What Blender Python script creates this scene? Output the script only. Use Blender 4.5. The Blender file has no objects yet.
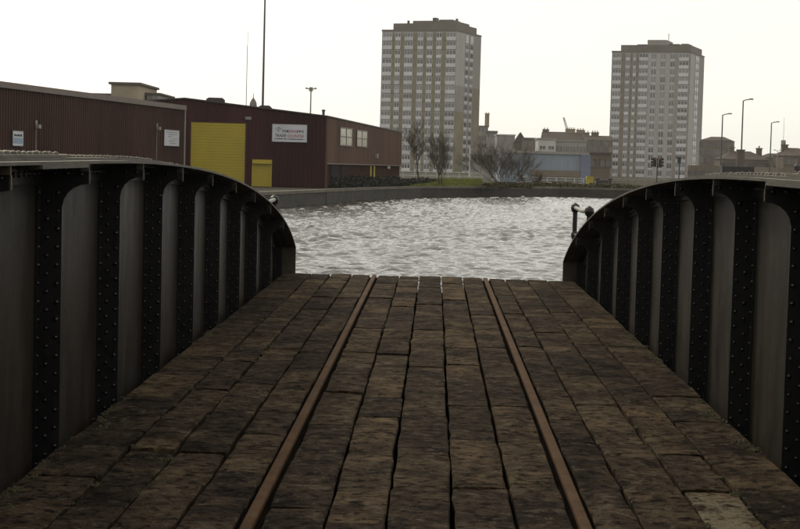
import bpy, bmesh, math, random
import numpy as np
from mathutils import Vector, Matrix

random.seed(7)
R = math.radians
scene = bpy.context.scene
COL = scene.collection

# ------------------------------------------------------------------ camera
FPX = 1700.0                       # focal length in pixels of an 800 px wide picture
CAMZ = 2.8                         # eye above the water
YAW, PITCH, ROLL = R(-0.98), R(-3.31), R(1.5)
F_ = Vector((math.sin(YAW) * math.cos(PITCH), math.cos(YAW) * math.cos(PITCH), math.sin(PITCH)))
R0 = Vector((math.cos(YAW), -math.sin(YAW), 0))
U0 = R0.cross(F_)
RX = R0 * math.cos(ROLL) + U0 * math.sin(ROLL)
UX = U0 * math.cos(ROLL) - R0 * math.sin(ROLL)
cam_d = bpy.data.cameras.new('camera')
cam_d.sensor_fit = 'HORIZONTAL'
cam_d.sensor_width = 36.0
cam_d.lens = 36.0 * FPX / 800.0
cam_d.clip_start = 0.1
cam_d.clip_end = 8000
cam = bpy.data.objects.new('camera', cam_d)
COL.objects.link(cam)
M = Matrix((RX, UX, -F_)).transposed().to_4x4()
M.translation = Vector((0, 0, CAMZ))
cam.matrix_world = M
scene.camera = cam

# ------------------------------------------------------------------ sky and sun
SUN_AZ, SUN_EL = R(-34), R(33)     # azimuth from +Y towards +X
world = bpy.data.worlds.new('World')
scene.world = world
world.use_nodes = True
nt = world.node_tree
nt.nodes.clear()
sky = nt.nodes.new('ShaderNodeTexSky')
sky.sky_type = 'NISHITA'
sky.sun_disc = False
sky.sun_elevation = SUN_EL
sky.sun_rotation = SUN_AZ
sky.air_density = 1.0
sky.dust_density = 2.0
sky.ozone_density = 0.6
hs = nt.nodes.new('ShaderNodeHueSaturation')
hs.inputs['Saturation'].default_value = 0.30
tint = nt.nodes.new('ShaderNodeMix')
tint.data_type = 'RGBA'
tint.blend_type = 'MULTIPLY'
tint.inputs[0].default_value = 1.0
tint.inputs[7].default_value = (1.0, 0.97, 0.87, 1)
bg = nt.nodes.new('ShaderNodeBackground')
bg.inputs['Strength'].default_value = 0.10
wo = nt.nodes.new('ShaderNodeOutputWorld')
nt.links.new(sky.outputs[0], hs.inputs['Color'])
nt.links.new(hs.outputs[0], tint.inputs[6])
# thin high cloud all over: an even pale veil added to the clear sky's gradient
veil = nt.nodes.new('ShaderNodeMix')
veil.data_type = 'RGBA'
veil.blend_type = 'MIX'
veil.inputs[0].default_value = 0.75
veil.inputs[7].default_value = (12.3, 12.05, 11.1, 1)
nt.links.new(tint.outputs[2], veil.inputs[6])
nt.links.new(veil.outputs[2], bg.inputs['Color'])
nt.links.new(bg.outputs[0], wo.inputs['Surface'])

sun_d = bpy.data.lights.new('sun', 'SUN')
sun_d.energy = 1.5
sun_d.angle = R(10)
sun_d.color = (1.0, 0.91, 0.74)
sun = bpy.data.objects.new('sun', sun_d)
COL.objects.link(sun)
sd = Vector((math.sin(SUN_AZ) * math.cos(SUN_EL), math.cos(SUN_AZ) * math.cos(SUN_EL), math.sin(SUN_EL)))
sun.rotation_euler = sd.to_track_quat('Z', 'Y').to_euler()
sun.location = (0, 0, 60)

scene.view_settings.view_transform = 'Standard'
scene.view_settings.look = 'None'
scene.view_settings.gamma = 1.0
scene.view_settings.use_curve_mapping = False
scene.view_settings.exposure = 0.0


# ------------------------------------------------------------------ helpers
def ray(px, py):
    return F_ + RX * ((px - 400.0) / FPX) + UX * ((264.5 - py) / FPX)


def at(px, py, Y):
    """point of the place at distance Y seen at that spot of the 800x529 picture"""
    d = ray(px, py)
    return Vector((0, 0, CAMZ)) + d * (Y / d.y)


def onz(px, py, z):
    d = ray(px, py)
    return Vector((0, 0, CAMZ)) + d * ((z - CAMZ) / d.z)


def gx(px, Y):
    return at(px, 167 + (px - 432) * 0.026, Y).x


def zz(px, py, Y):
    return at(px, py, Y).z


class MB:
    def __init__(s):
        s.v = []
        s.f = []

    def add(s, vs, fs):
        o = len(s.v)
        s.v += [tuple(p) for p in vs]
        s.f += [tuple(i + o for i in q) for q in fs]

    def box(s, x0, x1, y0, y1, z0, z1):
        vs = [(x0, y0, z0), (x1, y0, z0), (x1, y1, z0), (x0, y1, z0), (x0, y0, z1), (x1, y0, z1), (x1, y1, z1), (x0, y1, z1)]
        s.add(vs, [(0, 3, 2, 1), (4, 5, 6, 7), (0, 1, 5, 4), (1, 2, 6, 5), (2, 3, 7, 6), (3, 0, 4, 7)])

    def prism(s, pts, h0, h1, axis='z'):
        """pts = 2D outline, extruded along axis from h0 to h1"""
        n = len(pts)

        def mk(p, h):
            if axis == 'z':
                return (p[0], p[1], h)
            if axis == 'y':
                return (p[0], h, p[1])
            return (h, p[0], p[1])
        s.add([mk(p, h0) for p in pts] + [mk(p, h1) for p in pts],
              [tuple(range(n - 1, -1, -1)), tuple(range(n, 2 * n))] + [(i, (i + 1) % n, n + (i + 1) % n, n + i) for i in range(n)])

    def tube(s, pts, rads, seg=8, cap=True):
        pts = [Vector(p) for p in pts]
        if not hasattr(rads, '__len__'):
            rads = [rads] * len(pts)
        vs = []
        for i, p in enumerate(pts):
            d = (pts[min(i + 1, len(pts) - 1)] - pts[max(i - 1, 0)])
            d = d.normalized() if d.length > 1e-9 else Vector((0, 0, 1))
            a = Vector((1, 0, 0)) if abs(d.x) < 0.8 else Vector((0, 1, 0))
            u = d.cross(a).normalized()
            w = d.cross(u)
            for k in range(seg):
                t = 2 * math.pi * k / seg
                vs.append(p + (u * math.cos(t) + w * math.sin(t)) * rads[i])
        fs = []
        for i in range(len(pts) - 1):
            for k in range(seg):
                k2 = (k + 1) % seg
                fs.append((i * seg + k, i * seg + k2, (i + 1) * seg + k2, (i + 1) * seg + k))
        if cap:
            fs.append(tuple(range(seg - 1, -1, -1)))
            fs.append(tuple(range((len(pts) - 1) * seg, len(pts) * seg)))
        s.add(vs, fs)

    def rivet(s, c, n, r=0.016, seg=6):
        c = Vector(c)
        n = Vector(n).normalized()
        r *= random.uniform(0.82, 1.1)
        c = c + n.cross(Vector((0.3, 0.5, 0.81))).normalized() * random.gauss(0, r * 0.10) + n.cross(Vector((0.8, -0.5, 0.3))).normalized() * random.gauss(0, r * 0.10)
        a = Vector((1, 0, 0)) if abs(n.x) < 0.8 else Vector((0, 1, 0))
        u = n.cross(a).normalized()
        w = n.cross(u)
        vs = []
        for rr, hh in ((1.0, 0.0), (0.75, 0.55)):
            for k in range(seg):
                t = 2 * math.pi * k / seg
                vs.append(c + (u * math.cos(t) + w * math.sin(t)) * r * rr + n * r * hh)
        vs.append(c + n * r * 0.85)
        fs = []
        for k in range(seg):
            k2 = (k + 1) % seg
            fs.append((k, k2, seg + k2, seg + k))
            fs.append((seg + k, seg + k2, 2 * seg))
        s.add(vs, fs)

    def build(s, name, mat, parent=None, smooth=False, fix=True):
        me = bpy.data.meshes.new(name)
        me.from_pydata(s.v, [], s.f)
        if fix:
            bm = bmesh.new()
            bm.from_mesh(me)
            bmesh.ops.recalc_face_normals(bm, faces=bm.faces)
            bm.to_mesh(me)
            bm.free()
        me.materials.append(mat)
        if smooth:
            me.polygons.foreach_set('use_smooth', [True] * len(me.polygons))
        me.update()
        return link(name, me, parent)


def link(name, me, parent=None):
    o = bpy.data.objects.new(name, me)
    COL.objects.link(o)
    if parent is not None:
        o.parent = parent
    return o


def thing(name, label, cat, loc=(0, 0, 0), rz=0.0, group=None):
    o = bpy.data.objects.new(name, None)
    o.empty_display_size = 0.3
    COL.objects.link(o)
    o.location = loc
    o.rotation_euler = (0, 0, rz)
    return tag(o, label, cat, group)


def tag(o, label=None, cat=None, group=None, kind=None):
    if label:
        o['label'] = label
    if cat:
        o['category'] = cat
    if group:
        o['group'] = group
    if kind:
        o['kind'] = kind
    return o


# ------------------------------------------------------------------ materials
def newmat(name):
    m = bpy.data.materials.new(name)
    m.use_nodes = True
    t = m.node_tree
    b = t.nodes['Principled BSDF']
    return m, t, b


def ramp(t, src, stops):
    r = t.nodes.new('ShaderNodeValToRGB')
    e = r.color_ramp.elements
    while len(e) < len(stops):
        e.new(0.5)
    for i, (p, c) in enumerate(stops):
        e[i].position = p
        e[i].color = (c[0], c[1], c[2], 1) if hasattr(c, '__len__') else (c, c, c, 1)
    t.links.new(src, r.inputs[0])
    return r.outputs[0]


def noise(t, vec, scale, detail=4, rough=0.55, stretch=None):
    if stretch:
        mp = t.nodes.new('ShaderNodeMapping')
        mp.inputs['Scale'].default_value = stretch
        t.links.new(vec, mp.inputs[0])
        vec = mp.outputs[0]
    n = t.nodes.new('ShaderNodeTexNoise')
    n.inputs['Scale'].default_value = scale
    n.inputs['Detail'].default_value = detail
    n.inputs['Roughness'].default_value = rough
    t.links.new(vec, n.inputs['Vector'])
    return n.outputs['Fac']


def mixc(t, fac, a, b, mode='MIX'):
    m = t.nodes.new('ShaderNodeMix')
    m.data_type = 'RGBA'
    m.blend_type = mode
    for sock, v in ((m.inputs[0], fac), (m.inputs[6], a), (m.inputs[7], b)):
        if hasattr(v, 'is_linked') or hasattr(v, 'links'):
            t.links.new(v, sock)
        elif hasattr(v, '__len__'):
            sock.default_value = (v[0], v[1], v[2], 1)
        else:
            sock.default_value = v
    return m.outputs[2]


def bump(t, b, h, strength=0.3, dist=0.02):
    n = t.nodes.new('ShaderNodeBump')
    n.inputs['Strength'].default_value = strength
    n.inputs['Distance'].default_value = dist
    t.links.new(h, n.inputs['Height'])
    t.links.new(n.outputs[0], b.inputs['Normal'])
    return n


def pos(t):
    return t.nodes.new('ShaderNodeNewGeometry').outputs['Position']


def pm(name, c, var=0.25, scale=1.0, rough=0.7, metal=0.0, spec=0.5, bmp=0.0, bscale=None, streak=None, rnd=0.0):
    """painted / stony surface with uneven tone and wear"""
    m, t, b = newmat(name)
    P = pos(t)
    n1 = noise(t, P, scale, 6, 0.6, streak)
    lo = tuple(k * (1 - var) for k in c)
    hi = tuple(min(1, k * (1 + var)) for k in c)
    col = ramp(t, n1, [(0.30, lo), (0.70, hi)])
    if rnd:
        oi = t.nodes.new('ShaderNodeObjectInfo')
        f = ramp(t, oi.outputs['Random'], [(0, 1 - rnd), (1, 1.0)])
        col = mixc(t, 1.0, col, f, 'MULTIPLY')
    t.links.new(col, b.inputs['Base Color'])
    b.inputs['Roughness'].default_value = rough
    b.inputs['Metallic'].default_value = metal
    b.inputs['Specular IOR Level'].default_value = spec
    if bmp:
        bump(t, b, noise(t, P, bscale or scale * 6, 4), bmp, 0.02)
    return m


def timber_material(name, pale=False):
    m, t, b = newmat(name)
    P = pos(t)
    oi = t.nodes.new('ShaderNodeObjectInfo')
    add = t.nodes.new('ShaderNodeVectorMath')
    add.operation = 'MULTIPLY_ADD'
    comb = t.nodes.new('ShaderNodeCombineXYZ')
    t.links.new(oi.outputs['Random'], comb.inputs[0])
    t.links.new(oi.outputs['Random'], comb.inputs[1])
    t.links.new(oi.outputs['Random'], comb.inputs[2])
    add.inputs[1].default_value = (37, 91, 53)
    t.links.new(comb.outputs[0], add.inputs[0])
    t.links.new(P, add.inputs[2])
    V = add.outputs[0]
    broad = noise(t, V, 2.6, 5, 0.6)
    fine = noise(t, V, 26, 6, 0.7, (0.6, 1.0, 1.0))
    worn = noise(t, V, 7.0, 6, 0.72, (1.0, 0.7, 1.0))
    col = ramp(t, broad, [(0.32, (0.018, 0.0135, 0.0105)), (0.50, (0.044, 0.0325, 0.0230)), (0.68, (0.082, 0.062, 0.041))])
    col = mixc(t, 1.0, col, ramp(t, fine, [(0.30, 0.40), (0.5, 1.05), (0.70, 1.7)]), 'MULTIPLY')
    tone = ramp(t, oi.outputs['Random'], [(0.0, (0.55, 0.52, 0.50)), (0.35, (0.85, 0.80, 0.78)), (0.7, (1.1, 1.05, 0.95)), (1.0, (1.45, 1.35, 1.15))])
    col = mixc(t, 1.0, col, tone, 'MULTIPLY')
    # pale worn fibres and dark knots with shapes of their own
    col = mixc(t, ramp(t, worn, [(0.56, 0), (0.66, 0.65)]), col, (0.105, 0.083, 0.055))
    holes = noise(t, V, 13, 3, 0.5, (0.7, 1.3, 1))
    col = mixc(t, ramp(t, holes, [(0.31, 0.9), (0.38, 0)]), col, (0.006, 0.005, 0.005))
    fleck = noise(t, V, 15, 9, 0.78, (0.9, 0.75, 1.0))
    col = mixc(t, ramp(t, fleck, [(0.57, 0), (0.64, 0.6)]), col, (0.125, 0.102, 0.070))
    col = mixc(t, ramp(t, fleck, [(0.37, 0.9), (0.43, 0)]), col, (0.006, 0.005, 0.005))
    if pale:
        lime = noise(t, P, 5.0, 8, 0.7)
        col = mixc(t, ramp(t, lime, [(0.43, 0), (0.52, 0.8)]), col, (0.17, 0.145, 0.10))
    t.links.new(col, b.inputs['Base Color'])
    b.inputs['Roughness'].default_value = 0.95
    b.inputs['Specular IOR Level'].default_value = 0.04
    hsum = t.nodes.new('ShaderNodeMath')
    hsum.operation = 'ADD'
    t.links.new(ramp(t, worn, [(0.2, 0.0), (0.8, 1.0)]), hsum.inputs[0])
    t.links.new(ramp(t, fine, [(0.2, 0.0), (0.8, 0.5)]), hsum.inputs[1])
    hs2 = t.nodes.new('ShaderNodeMath')
    hs2.operation = 'ADD'
    t.links.new(hsum.outputs[0], hs2.inputs[0])
    t.links.new(ramp(t, fleck, [(0.34, 0.0), (0.46, 0.8)]), hs2.inputs[1])
    bump(t, b, hs2.outputs[0], 1.0, 0.025)
    return m


def iron_material(name, c, rough, spec, rust=0.0, bmp=0.25):
    m, t, b = newmat(name)
    P = pos(t)
    n1 = noise(t, P, 3.0, 6, 0.65, (1, 1, 0.35))
    col = ramp(t, n1, [(0.3, tuple(k * 0.7 for k in c)), (0.7, tuple(k * 1.3 for k in c))])
    if rust:
        n2 = noise(t, P, 11.0, 6, 0.7)
        col = mixc(t, ramp(t, n2, [(0.60, 0), (0.70, rust)]), col, (0.07, 0.042, 0.022))
    t.links.new(col, b.inputs['Base Color'])
    n3 = noise(t, P, 14.0, 5, 0.6)
    rr = ramp(t, n3, [(0.3, max(0.05, rough - 0.1)), (0.7, min(1, rough + 0.12))])
    t.links.new(rr, b.inputs['Roughness'])
    b.inputs['Specular IOR Level'].default_value = spec
    bump(t, b, noise(t, P, 40, 4, 0.6), bmp, 0.006)
    return m


def glass_material(name, c, rough=0.08):
    m, t, b = newmat(name)
    oi = t.nodes.new('ShaderNodeObjectInfo')
    col = ramp(t, oi.outputs['Random'], [(0.0, tuple(k * 0.25 for k in c)), (0.35, tuple(k * 0.7 for k in c)), (0.6, c), (1.0, tuple(min(1, k * 1.7) for k in c))])
    t.links.new(col, b.inputs['Base Color'])
    b.inputs['Roughness'].default_value = rough
    b.inputs['Specular IOR Level'].default_value = 0.6
    return m


def water_material():
    m, t, b = newmat('water')
    P = pos(t)
    b.inputs['Base Color'].default_value = (0.030, 0.026, 0.017, 1)
    b.inputs['Roughness'].default_value = 0.05
    b.inputs['IOR'].default_value = 1.333
    n1 = noise(t, P, 3.2, 3, 0.6, (1.0, 1.0, 1.0))
    bump(t, b, n1, 0.7, 0.09)
    return m


MT = {}
MT['timber'] = timber_material('deck_timber')
MT['timber_pale'] = timber_material('deck_timber_limed', True)


def web_material():
    m, t, b = newmat('grey_brown_web_paint')
    P = pos(t)
    c = (0.020, 0.0162, 0.0116)
    n1 = noise(t, P, 2.0, 7, 0.7, (1, 1, 0.6))
    col = ramp(t, n1, [(0.34, tuple(k * 0.45 for k in c)), (0.66, tuple(k * 1.5 for k in c))])
    runs = noise(t, P, 5.0, 7, 0.7, (1, 1, 0.13))
    col = mixc(t, ramp(t, runs, [(0.52, 0), (0.68, 0.4)]), col, (0.044, 0.030, 0.018))
    flake = noise(t, P, 22.0, 6, 0.75)
    col = mixc(t, ramp(t, flake, [(0.62, 0), (0.67, 0.7)]), col, (0.060, 0.036, 0.018))
    t.links.new(col, b.inputs['Base Color'])
    t.links.new(ramp(t, noise(t, P, 6.0, 5, 0.6, (1, 1, 0.3)), [(0.3, 0.36), (0.7, 0.58)]), b.inputs['Roughness'])
    b.inputs['Specular IOR Level'].default_value = 0.16
    bump(t, b, noise(t, P, 16, 6, 0.65), 0.35, 0.008)
    return m


MT['web'] = web_material()
MT['iron'] = iron_material('black_iron_paint', (0.0065, 0.006, 0.0068), 0.40, 0.30, 0.12, 0.25)


def flange_material():
    m, t, b = newmat('weathered_flange_paint')
    g = t.nodes.new('ShaderNodeNewGeometry')
    P = g.outputs['Position']
    n1 = noise(t, P, 5.0, 6, 0.65)
    col = ramp(t, n1, [(0.3, (0.020, 0.017, 0.013)), (0.7, (0.080, 0.067, 0.048))])
    # grazing sky highlight painted as a paler tone on the upward faces
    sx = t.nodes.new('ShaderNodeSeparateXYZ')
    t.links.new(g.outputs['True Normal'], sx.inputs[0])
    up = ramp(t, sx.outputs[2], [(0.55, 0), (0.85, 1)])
    top_sheen = ramp(t, noise(t, P, 7.0, 6, 0.7), [(0.3, (0.06, 0.051, 0.037)), (0.65, (0.19, 0.163, 0.115))])
    col = mixc(t, up, col, top_sheen)
    t.links.new(col, b.inputs['Base Color'])
    b.inputs['Roughness'].default_value = 0.55
    b.inputs['Specular IOR Level'].default_value = 0.25
    bump(t, b, noise(t, P, 40, 4, 0.6), 0.3, 0.006)
    return m


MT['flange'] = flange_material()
MT['rail'] = iron_material('rusty_rail_steel', (0.066, 0.036, 0.017), 0.85, 0.08, 0.0, 0.2)
MT['rivet'] = iron_material('glossy_rivet_paint', (0.008, 0.007, 0.008), 0.26, 0.42, 0.12, 0.2)
MT['dark'] = pm('dark_underside', (0.006, 0.005, 0.004), 0.3, 3, 1.0, 0, 0.0)
MT['moss'] = pm('moss', (0.045, 0.042, 0.014), 0.5, 20, 0.95)
MT['water'] = water_material()
MT['ground'] = pm('gravelly_ground', (0.060, 0.055, 0.042), 0.3, 0.25, 1.0, 0, 0.05)
MT['quay'] = pm('dark_wet_masonry', (0.030, 0.026, 0.022), 0.5, 0.8, 0.8, 0, 0.4, 0.8, 2.5, (1, 1, 2.5))
MT['coping'] = pm('quay_coping_stone', (0.105, 0.092, 0.070), 0.35, 0.8, 0.9)
MT['grass'] = pm('grass', (0.135, 0.150, 0.022), 0.45, 1.2, 0.95)
MT['scrub'] = pm('dry_scrub', (0.075, 0.066, 0.028), 0.5, 1.5, 0.95)
MT['hedge'] = pm('hedge_leaf', (0.018, 0.019, 0.013), 0.5, 3, 0.85)
MT['bark'] = pm('bark', (0.075, 0.060, 0.046), 0.35, 2, 0.95, 0, 0.1)
MT['clad_left'] = pm('dull_brown_cladding', (0.042, 0.018, 0.0135), 0.32, 0.35, 0.65, 0, 0.14, streak=(1, 1, 0.12))
MT['clad_front'] = pm('maroon_cladding', (0.036, 0.011, 0.012), 0.28, 0.35, 0.65, 0, 0.14, streak=(1, 1, 0.12))
MT['clad_side'] = pm('faded_brown_cladding', (0.085, 0.048, 0.034), 0.28, 0.4, 0.65, 0, 0.14, streak=(1, 1, 0.12))
MT['brick_low'] = pm('dark_brick_plinth', (0.038, 0.019, 0.015), 0.3, 1.5, 0.95, 0, 0.05)
MT['trim_brown'] = pm('brown_trim', (0.090, 0.060, 0.045), 0.2, 1, 0.5)
MT['trim_dark'] = pm('dark_trim', (0.022, 0.014, 0.014), 0.2, 1, 0.6)
MT['roofgrey'] = pm('grey_roof_sheet', (0.10, 0.088, 0.074), 0.25, 0.3, 0.95, 0, 0.1)
MT['yellow'] = pm('yellow_door_paint', (0.29, 0.225, 0.006), 0.12, 0.6, 0.5)
MT['yellow2'] = pm('yellow_trim_paint', (0.34, 0.26, 0.010), 0.12, 0.6, 0.5)
MT['signwhite'] = pm('white_sign_board', (0.42, 0.43, 0.46), 0.10, 1.0, 0.4)
MT['signblue'] = pm('blue_sign_print', (0.16, 0.22, 0.31), 0.12, 1.5, 0.4)
MT['ink'] = pm('black_print', (0.014, 0.013, 0.015), 0.1, 1, 0.8, 0, 0.1)
MT['inkred'] = pm('red_print', (0.26, 0.02, 0.03), 0.1, 1, 0.5)
MT['inkgrey'] = pm('faded_grey_print', (0.16, 0.16, 0.17), 0.3, 3, 0.5)
MT['metal_dark'] = pm('dark_metal', (0.035, 0.033, 0.030), 0.2, 2, 0.5)
MT['metal_grey'] = pm('galvanised_metal', (0.20, 0.19, 0.17), 0.2, 2, 0.5)
MT['white_paint'] = pm('white_railing_paint', (0.34, 0.33, 0.30), 0.15, 2, 0.6)
MT['conc'] = pm('tower_concrete', (0.225, 0.208, 0.188), 0.14, 0.12, 0.9, streak=(1, 1, 0.3))
MT['conc_pale'] = pm('tower_pale_concrete', (0.31, 0.298, 0.285), 0.12, 0.12, 0.9, streak=(1, 1, 0.3))
MT['conc_dark'] = pm('tower_stained_concrete', (0.125, 0.110, 0.093), 0.2, 0.15, 0.9, streak=(1, 1, 0.3))
MT['olive'] = pm('olive_tower_panel', (0.185, 0.165, 0.105), 0.18, 0.2, 0.9, 0, 0.2)
MT['brownpanel'] = pm('brown_tower_panel', (0.175, 0.148, 0.115), 0.18, 0.2, 0.9, 0, 0.2)
MT['pvc'] = pm('pale_window_panel', (0.50, 0.49, 0.50), 0.08, 0.6, 0.6, rnd=0.25)
MT['glass'] = glass_material('window_glass', (0.115, 0.115, 0.125))
MT['glass_lit'] = pm('blind_behind_glass', (0.34, 0.31, 0.22), 0.35, 1.2, 0.25)
MT['stone'] = pm('sooty_sandstone', (0.150, 0.125, 0.098), 0.25, 0.10, 0.9, 0, 0.15)
MT['stone_dark'] = pm('dark_sandstone', (0.105, 0.086, 0.068), 0.25, 0.1, 0.9, 0, 0.15)
MT['stone_pale'] = pm('pale_sandstone', (0.22, 0.18, 0.125), 0.2, 0.12, 0.9, 0, 0.15)
MT['render_white'] = pm('white_render', (0.40, 0.39, 0.37), 0.12, 0.2, 0.85)
MT['render_grey'] = pm('grey_render', (0.235, 0.222, 0.205), 0.12, 0.2, 0.85)
MT['slate'] = pm('slate_roof', (0.080, 0.066, 0.057), 0.25, 0.2, 0.95, 0, 0.05)
MT['shed'] = pm('blue_grey_shed_sheet', (0.19, 0.225, 0.265), 0.10, 0.4, 0.6, streak=(1, 1, 0.15))
MT['shedtrim'] = pm('blue_shed_corner', (0.12, 0.135, 0.20), 0.1, 0.4, 0.6)
MT['beige'] = pm('beige_plant_room', (0.27, 0.225, 0.16), 0.2, 0.3, 0.85)
MT['winhole'] = glass_material('far_window_glass', (0.07, 0.065, 0.06), 0.15)
MT['black'] = pm('matt_black', (0.012, 0.012, 0.013), 0.2, 2, 0.6)
MT['lampred'] = pm('signal_red_lens', (0.20, 0.02, 0.02), 0.1, 2, 0.3)

GZ = 1.0      # level of the quays above the water

# ------------------------------------------------------------------ ground and water
q = [onz(275, 208, 0), onz(325, 204, 0), onz(372, 200, 0), onz(420, 197.6, 0), onz(480, 197.2, 0), onz(560, 196.6, 0)]
far_dir = (q[5] - q[4]).normalized()
back_dir = (q[0] - q[1]).normalized()
basin = [q[0] + back_dir * 60] + q + [q[5] + Vector((85, 2.5, 0)), Vector((105, 60, 0)), Vector((60, -7.5, 0)), Vector((-45, -7.5, 0))]
basin = [Vector((p.x, p.y, 0)) for p in basin]

bm = bmesh.new()
S = 2600
outer = [bm.verts.new((x, y, GZ)) for x, y in ((-S, -S), (S, -S), (S, S), (-S, S))]
inner = [bm.verts.new((p.x, p.y, GZ)) for p in basin]
edges = [bm.edges.new((l[i], l[(i + 1) % len(l)])) for l in (outer, inner) for i in range(len(l))]
bmesh.ops.triangle_fill(bm, use_beauty=True, edges=edges)
# drop any triangles that were filled inside the basin


def inside(p, poly):
    c = False
    for i in range(len(poly)):
        a, b_ = poly[i], poly[i - 1]
        if (a.y > p.y) != (b_.y > p.y) and p.x < (b_.x - a.x) * (p.y - a.y) / (b_.y - a.y) + a.x:
            c = not c
    return c


bmesh.ops.delete(bm, geom=[f for f in bm.faces if inside(f.calc_center_median(), basin)], context='FACES')
for f in bm.faces:
    if f.normal.z < 0:
        f.normal_flip()
me = bpy.data.meshes.new('ground')
bm.to_mesh(me)
bm.free()
me.materials.append(MT['ground'])
tag(link('ground', me), kind='structure')

# quay wall round the basin with a coping course
mb = MB()
cp = MB()
n = len(basin)
cen = sum((p for p in basin), Vector()) / n
for i in range(n):
    a, b_ = basin[i], basin[(i + 1) % n]
    d = (b_ - a).normalized()
    nrm = Vector((-d.y, d.x, 0))
    if not inside((a + b_) / 2 + nrm * 0.5, basin):
        nrm = -nrm
    L = (b_ - a).length
    m_ = max(1, int(L / 4))
    for k in range(m_):
        p0 = a + d * (L * k / m_)
        p1 = a + d * (L * (k + 1) / m_)
        j = random.uniform(0.0, 0.05)
        i0, i1 = p0 + nrm * (0.06 + j), p1 + nrm * (0.06 + j)
        o0, o1 = p0 - nrm * 0.5, p1 - nrm * 0.5
        mb.prism([(o0.x, o0.y), (o1.x, o1.y), (i1.x, i1.y), (i0.x, i0.y)], -1.5, GZ - 0.16)
        g = d * 0.012
        i0, i1 = p0 + nrm * 0.14 + g, p1 + nrm * 0.14 - g
        o0, o1 = p0 - nrm * 0.55 + g, p1 - nrm * 0.55 - g
        cp.prism([(o0.x, o0.y), (o1.x, o1.y), (i1.x, i1.y), (i0.x, i0.y)], GZ - 0.16 + 0.001, GZ + 0.03 + random.uniform(0, 0.012))
qw = mb.build('quay_wall', MT['quay'])
tag(qw, 'dark wet masonry quay wall round the dock basin with a coping course', 'wall')
cp.build('coping', MT['coping'], qw)

# water: real wavelets on a grid, finer where ripples can be told apart
rng = np.random.default_rng(5)
xs = np.concatenate([np.linspace(-75, -24, 30)[:-1], np.arange(-24, 26, 0.11), np.linspace(26, 130, 60)])
ys = [-12.0]
while ys[-1] < 260:
    y_ = ys[-1]
    ys.append(y_ + (1.0 if y_ < 16 else max(0.09, min(0.5, y_ * 0.0034))))
ys = np.array(ys)
X, Y = np.meshgrid(xs, ys)
Z = np.zeros_like(X)
for k in range(110):
    lam = 0.34 * (4.2 ** rng.random())
    ang = rng.normal(R(80), 0.75)
    kk = 2 * math.pi / lam
    amp = 0.0080 * lam ** 0.9
    ph = kk * (X * math.cos(ang) + Y * math.sin(ang)) + rng.random() * 6.28
    w = np.sin(ph)
    fade = np.clip((Y - 12) / 6, 0, 1) if lam < 2 else 1.0
    Z += amp * (w - 0.25 * np.cos(2 * ph)) * fade
# gusts: patches of calmer and rougher water
G = 0.75 + 0.35 * np.sin(X * 0.11 + 1.3 * np.sin(Y * 0.045)) * np.sin(Y * 0.083 + 0.7 * np.sin(X * 0.06))
Z *= G * np.clip(1.15 - Y / 400, 0.5, 1.1)
ny, nx = X.shape
co = np.stack([X, Y, Z], -1).reshape(-1, 3).astype(np.float32)
idx = np.arange(ny * nx).reshape(ny, nx)
fc = np.stack([idx[:-1, :-1], idx[:-1, 1:], idx[1:, 1:], idx[1:, :-1]], -1).reshape(-1, 4)
me = bpy.data.meshes.new('water')
me.vertices.add(len(co))
me.vertices.foreach_set('co', co.ravel())
me.loops.add(fc.size)
me.loops.foreach_set('vertex_index', fc.ravel().astype(np.int32))
me.polygons.add(len(fc))
me.polygons.foreach_set('loop_start', np.arange(0, fc.size, 4, dtype=np.int32))
me.polygons.foreach_set('use_smooth', np.ones(len(fc), dtype=bool))
me.update()
me.validate()
me.materials.append(MT['water'])
tag(link('water', me), kind='structure')

# ------------------------------------------------------------------ the bridge
EYE = 1.54
bridge = thing('swing_bridge', 'riveted iron swing bridge with arched plate girders and a railed timber deck', 'bridge', (-0.045, 0, CAMZ - EYE))
bridge.rotation_euler = (R(0.40), 0, R(-0.12))
Y0, Y1 = -5.2, 21.6
WEB, TIP, FLI, FLO = 1.977, 1.850, 1.70, 2.254
BOT = -0.44          # foot of the web, well below the deck edge
PC, PA, PH = 9.0, 13.1, 1.466
PE = {-1: 0.58, 1: 0.70}


def arch(y, side):
    if y <= PC:
        return PH
    u = (y - PC) / PA
    return PH * max(0.0, 1 - u * u) ** PE[side]


def curve_pts():
    ys_ = [Y0 + (PC - Y0) * i / 10 for i in range(11)]
    ys_ += [PC + (Y1 - PC) * (1 - (1 - i / 26) ** 1.6) for i in range(1, 27)]
    return ys_


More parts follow.
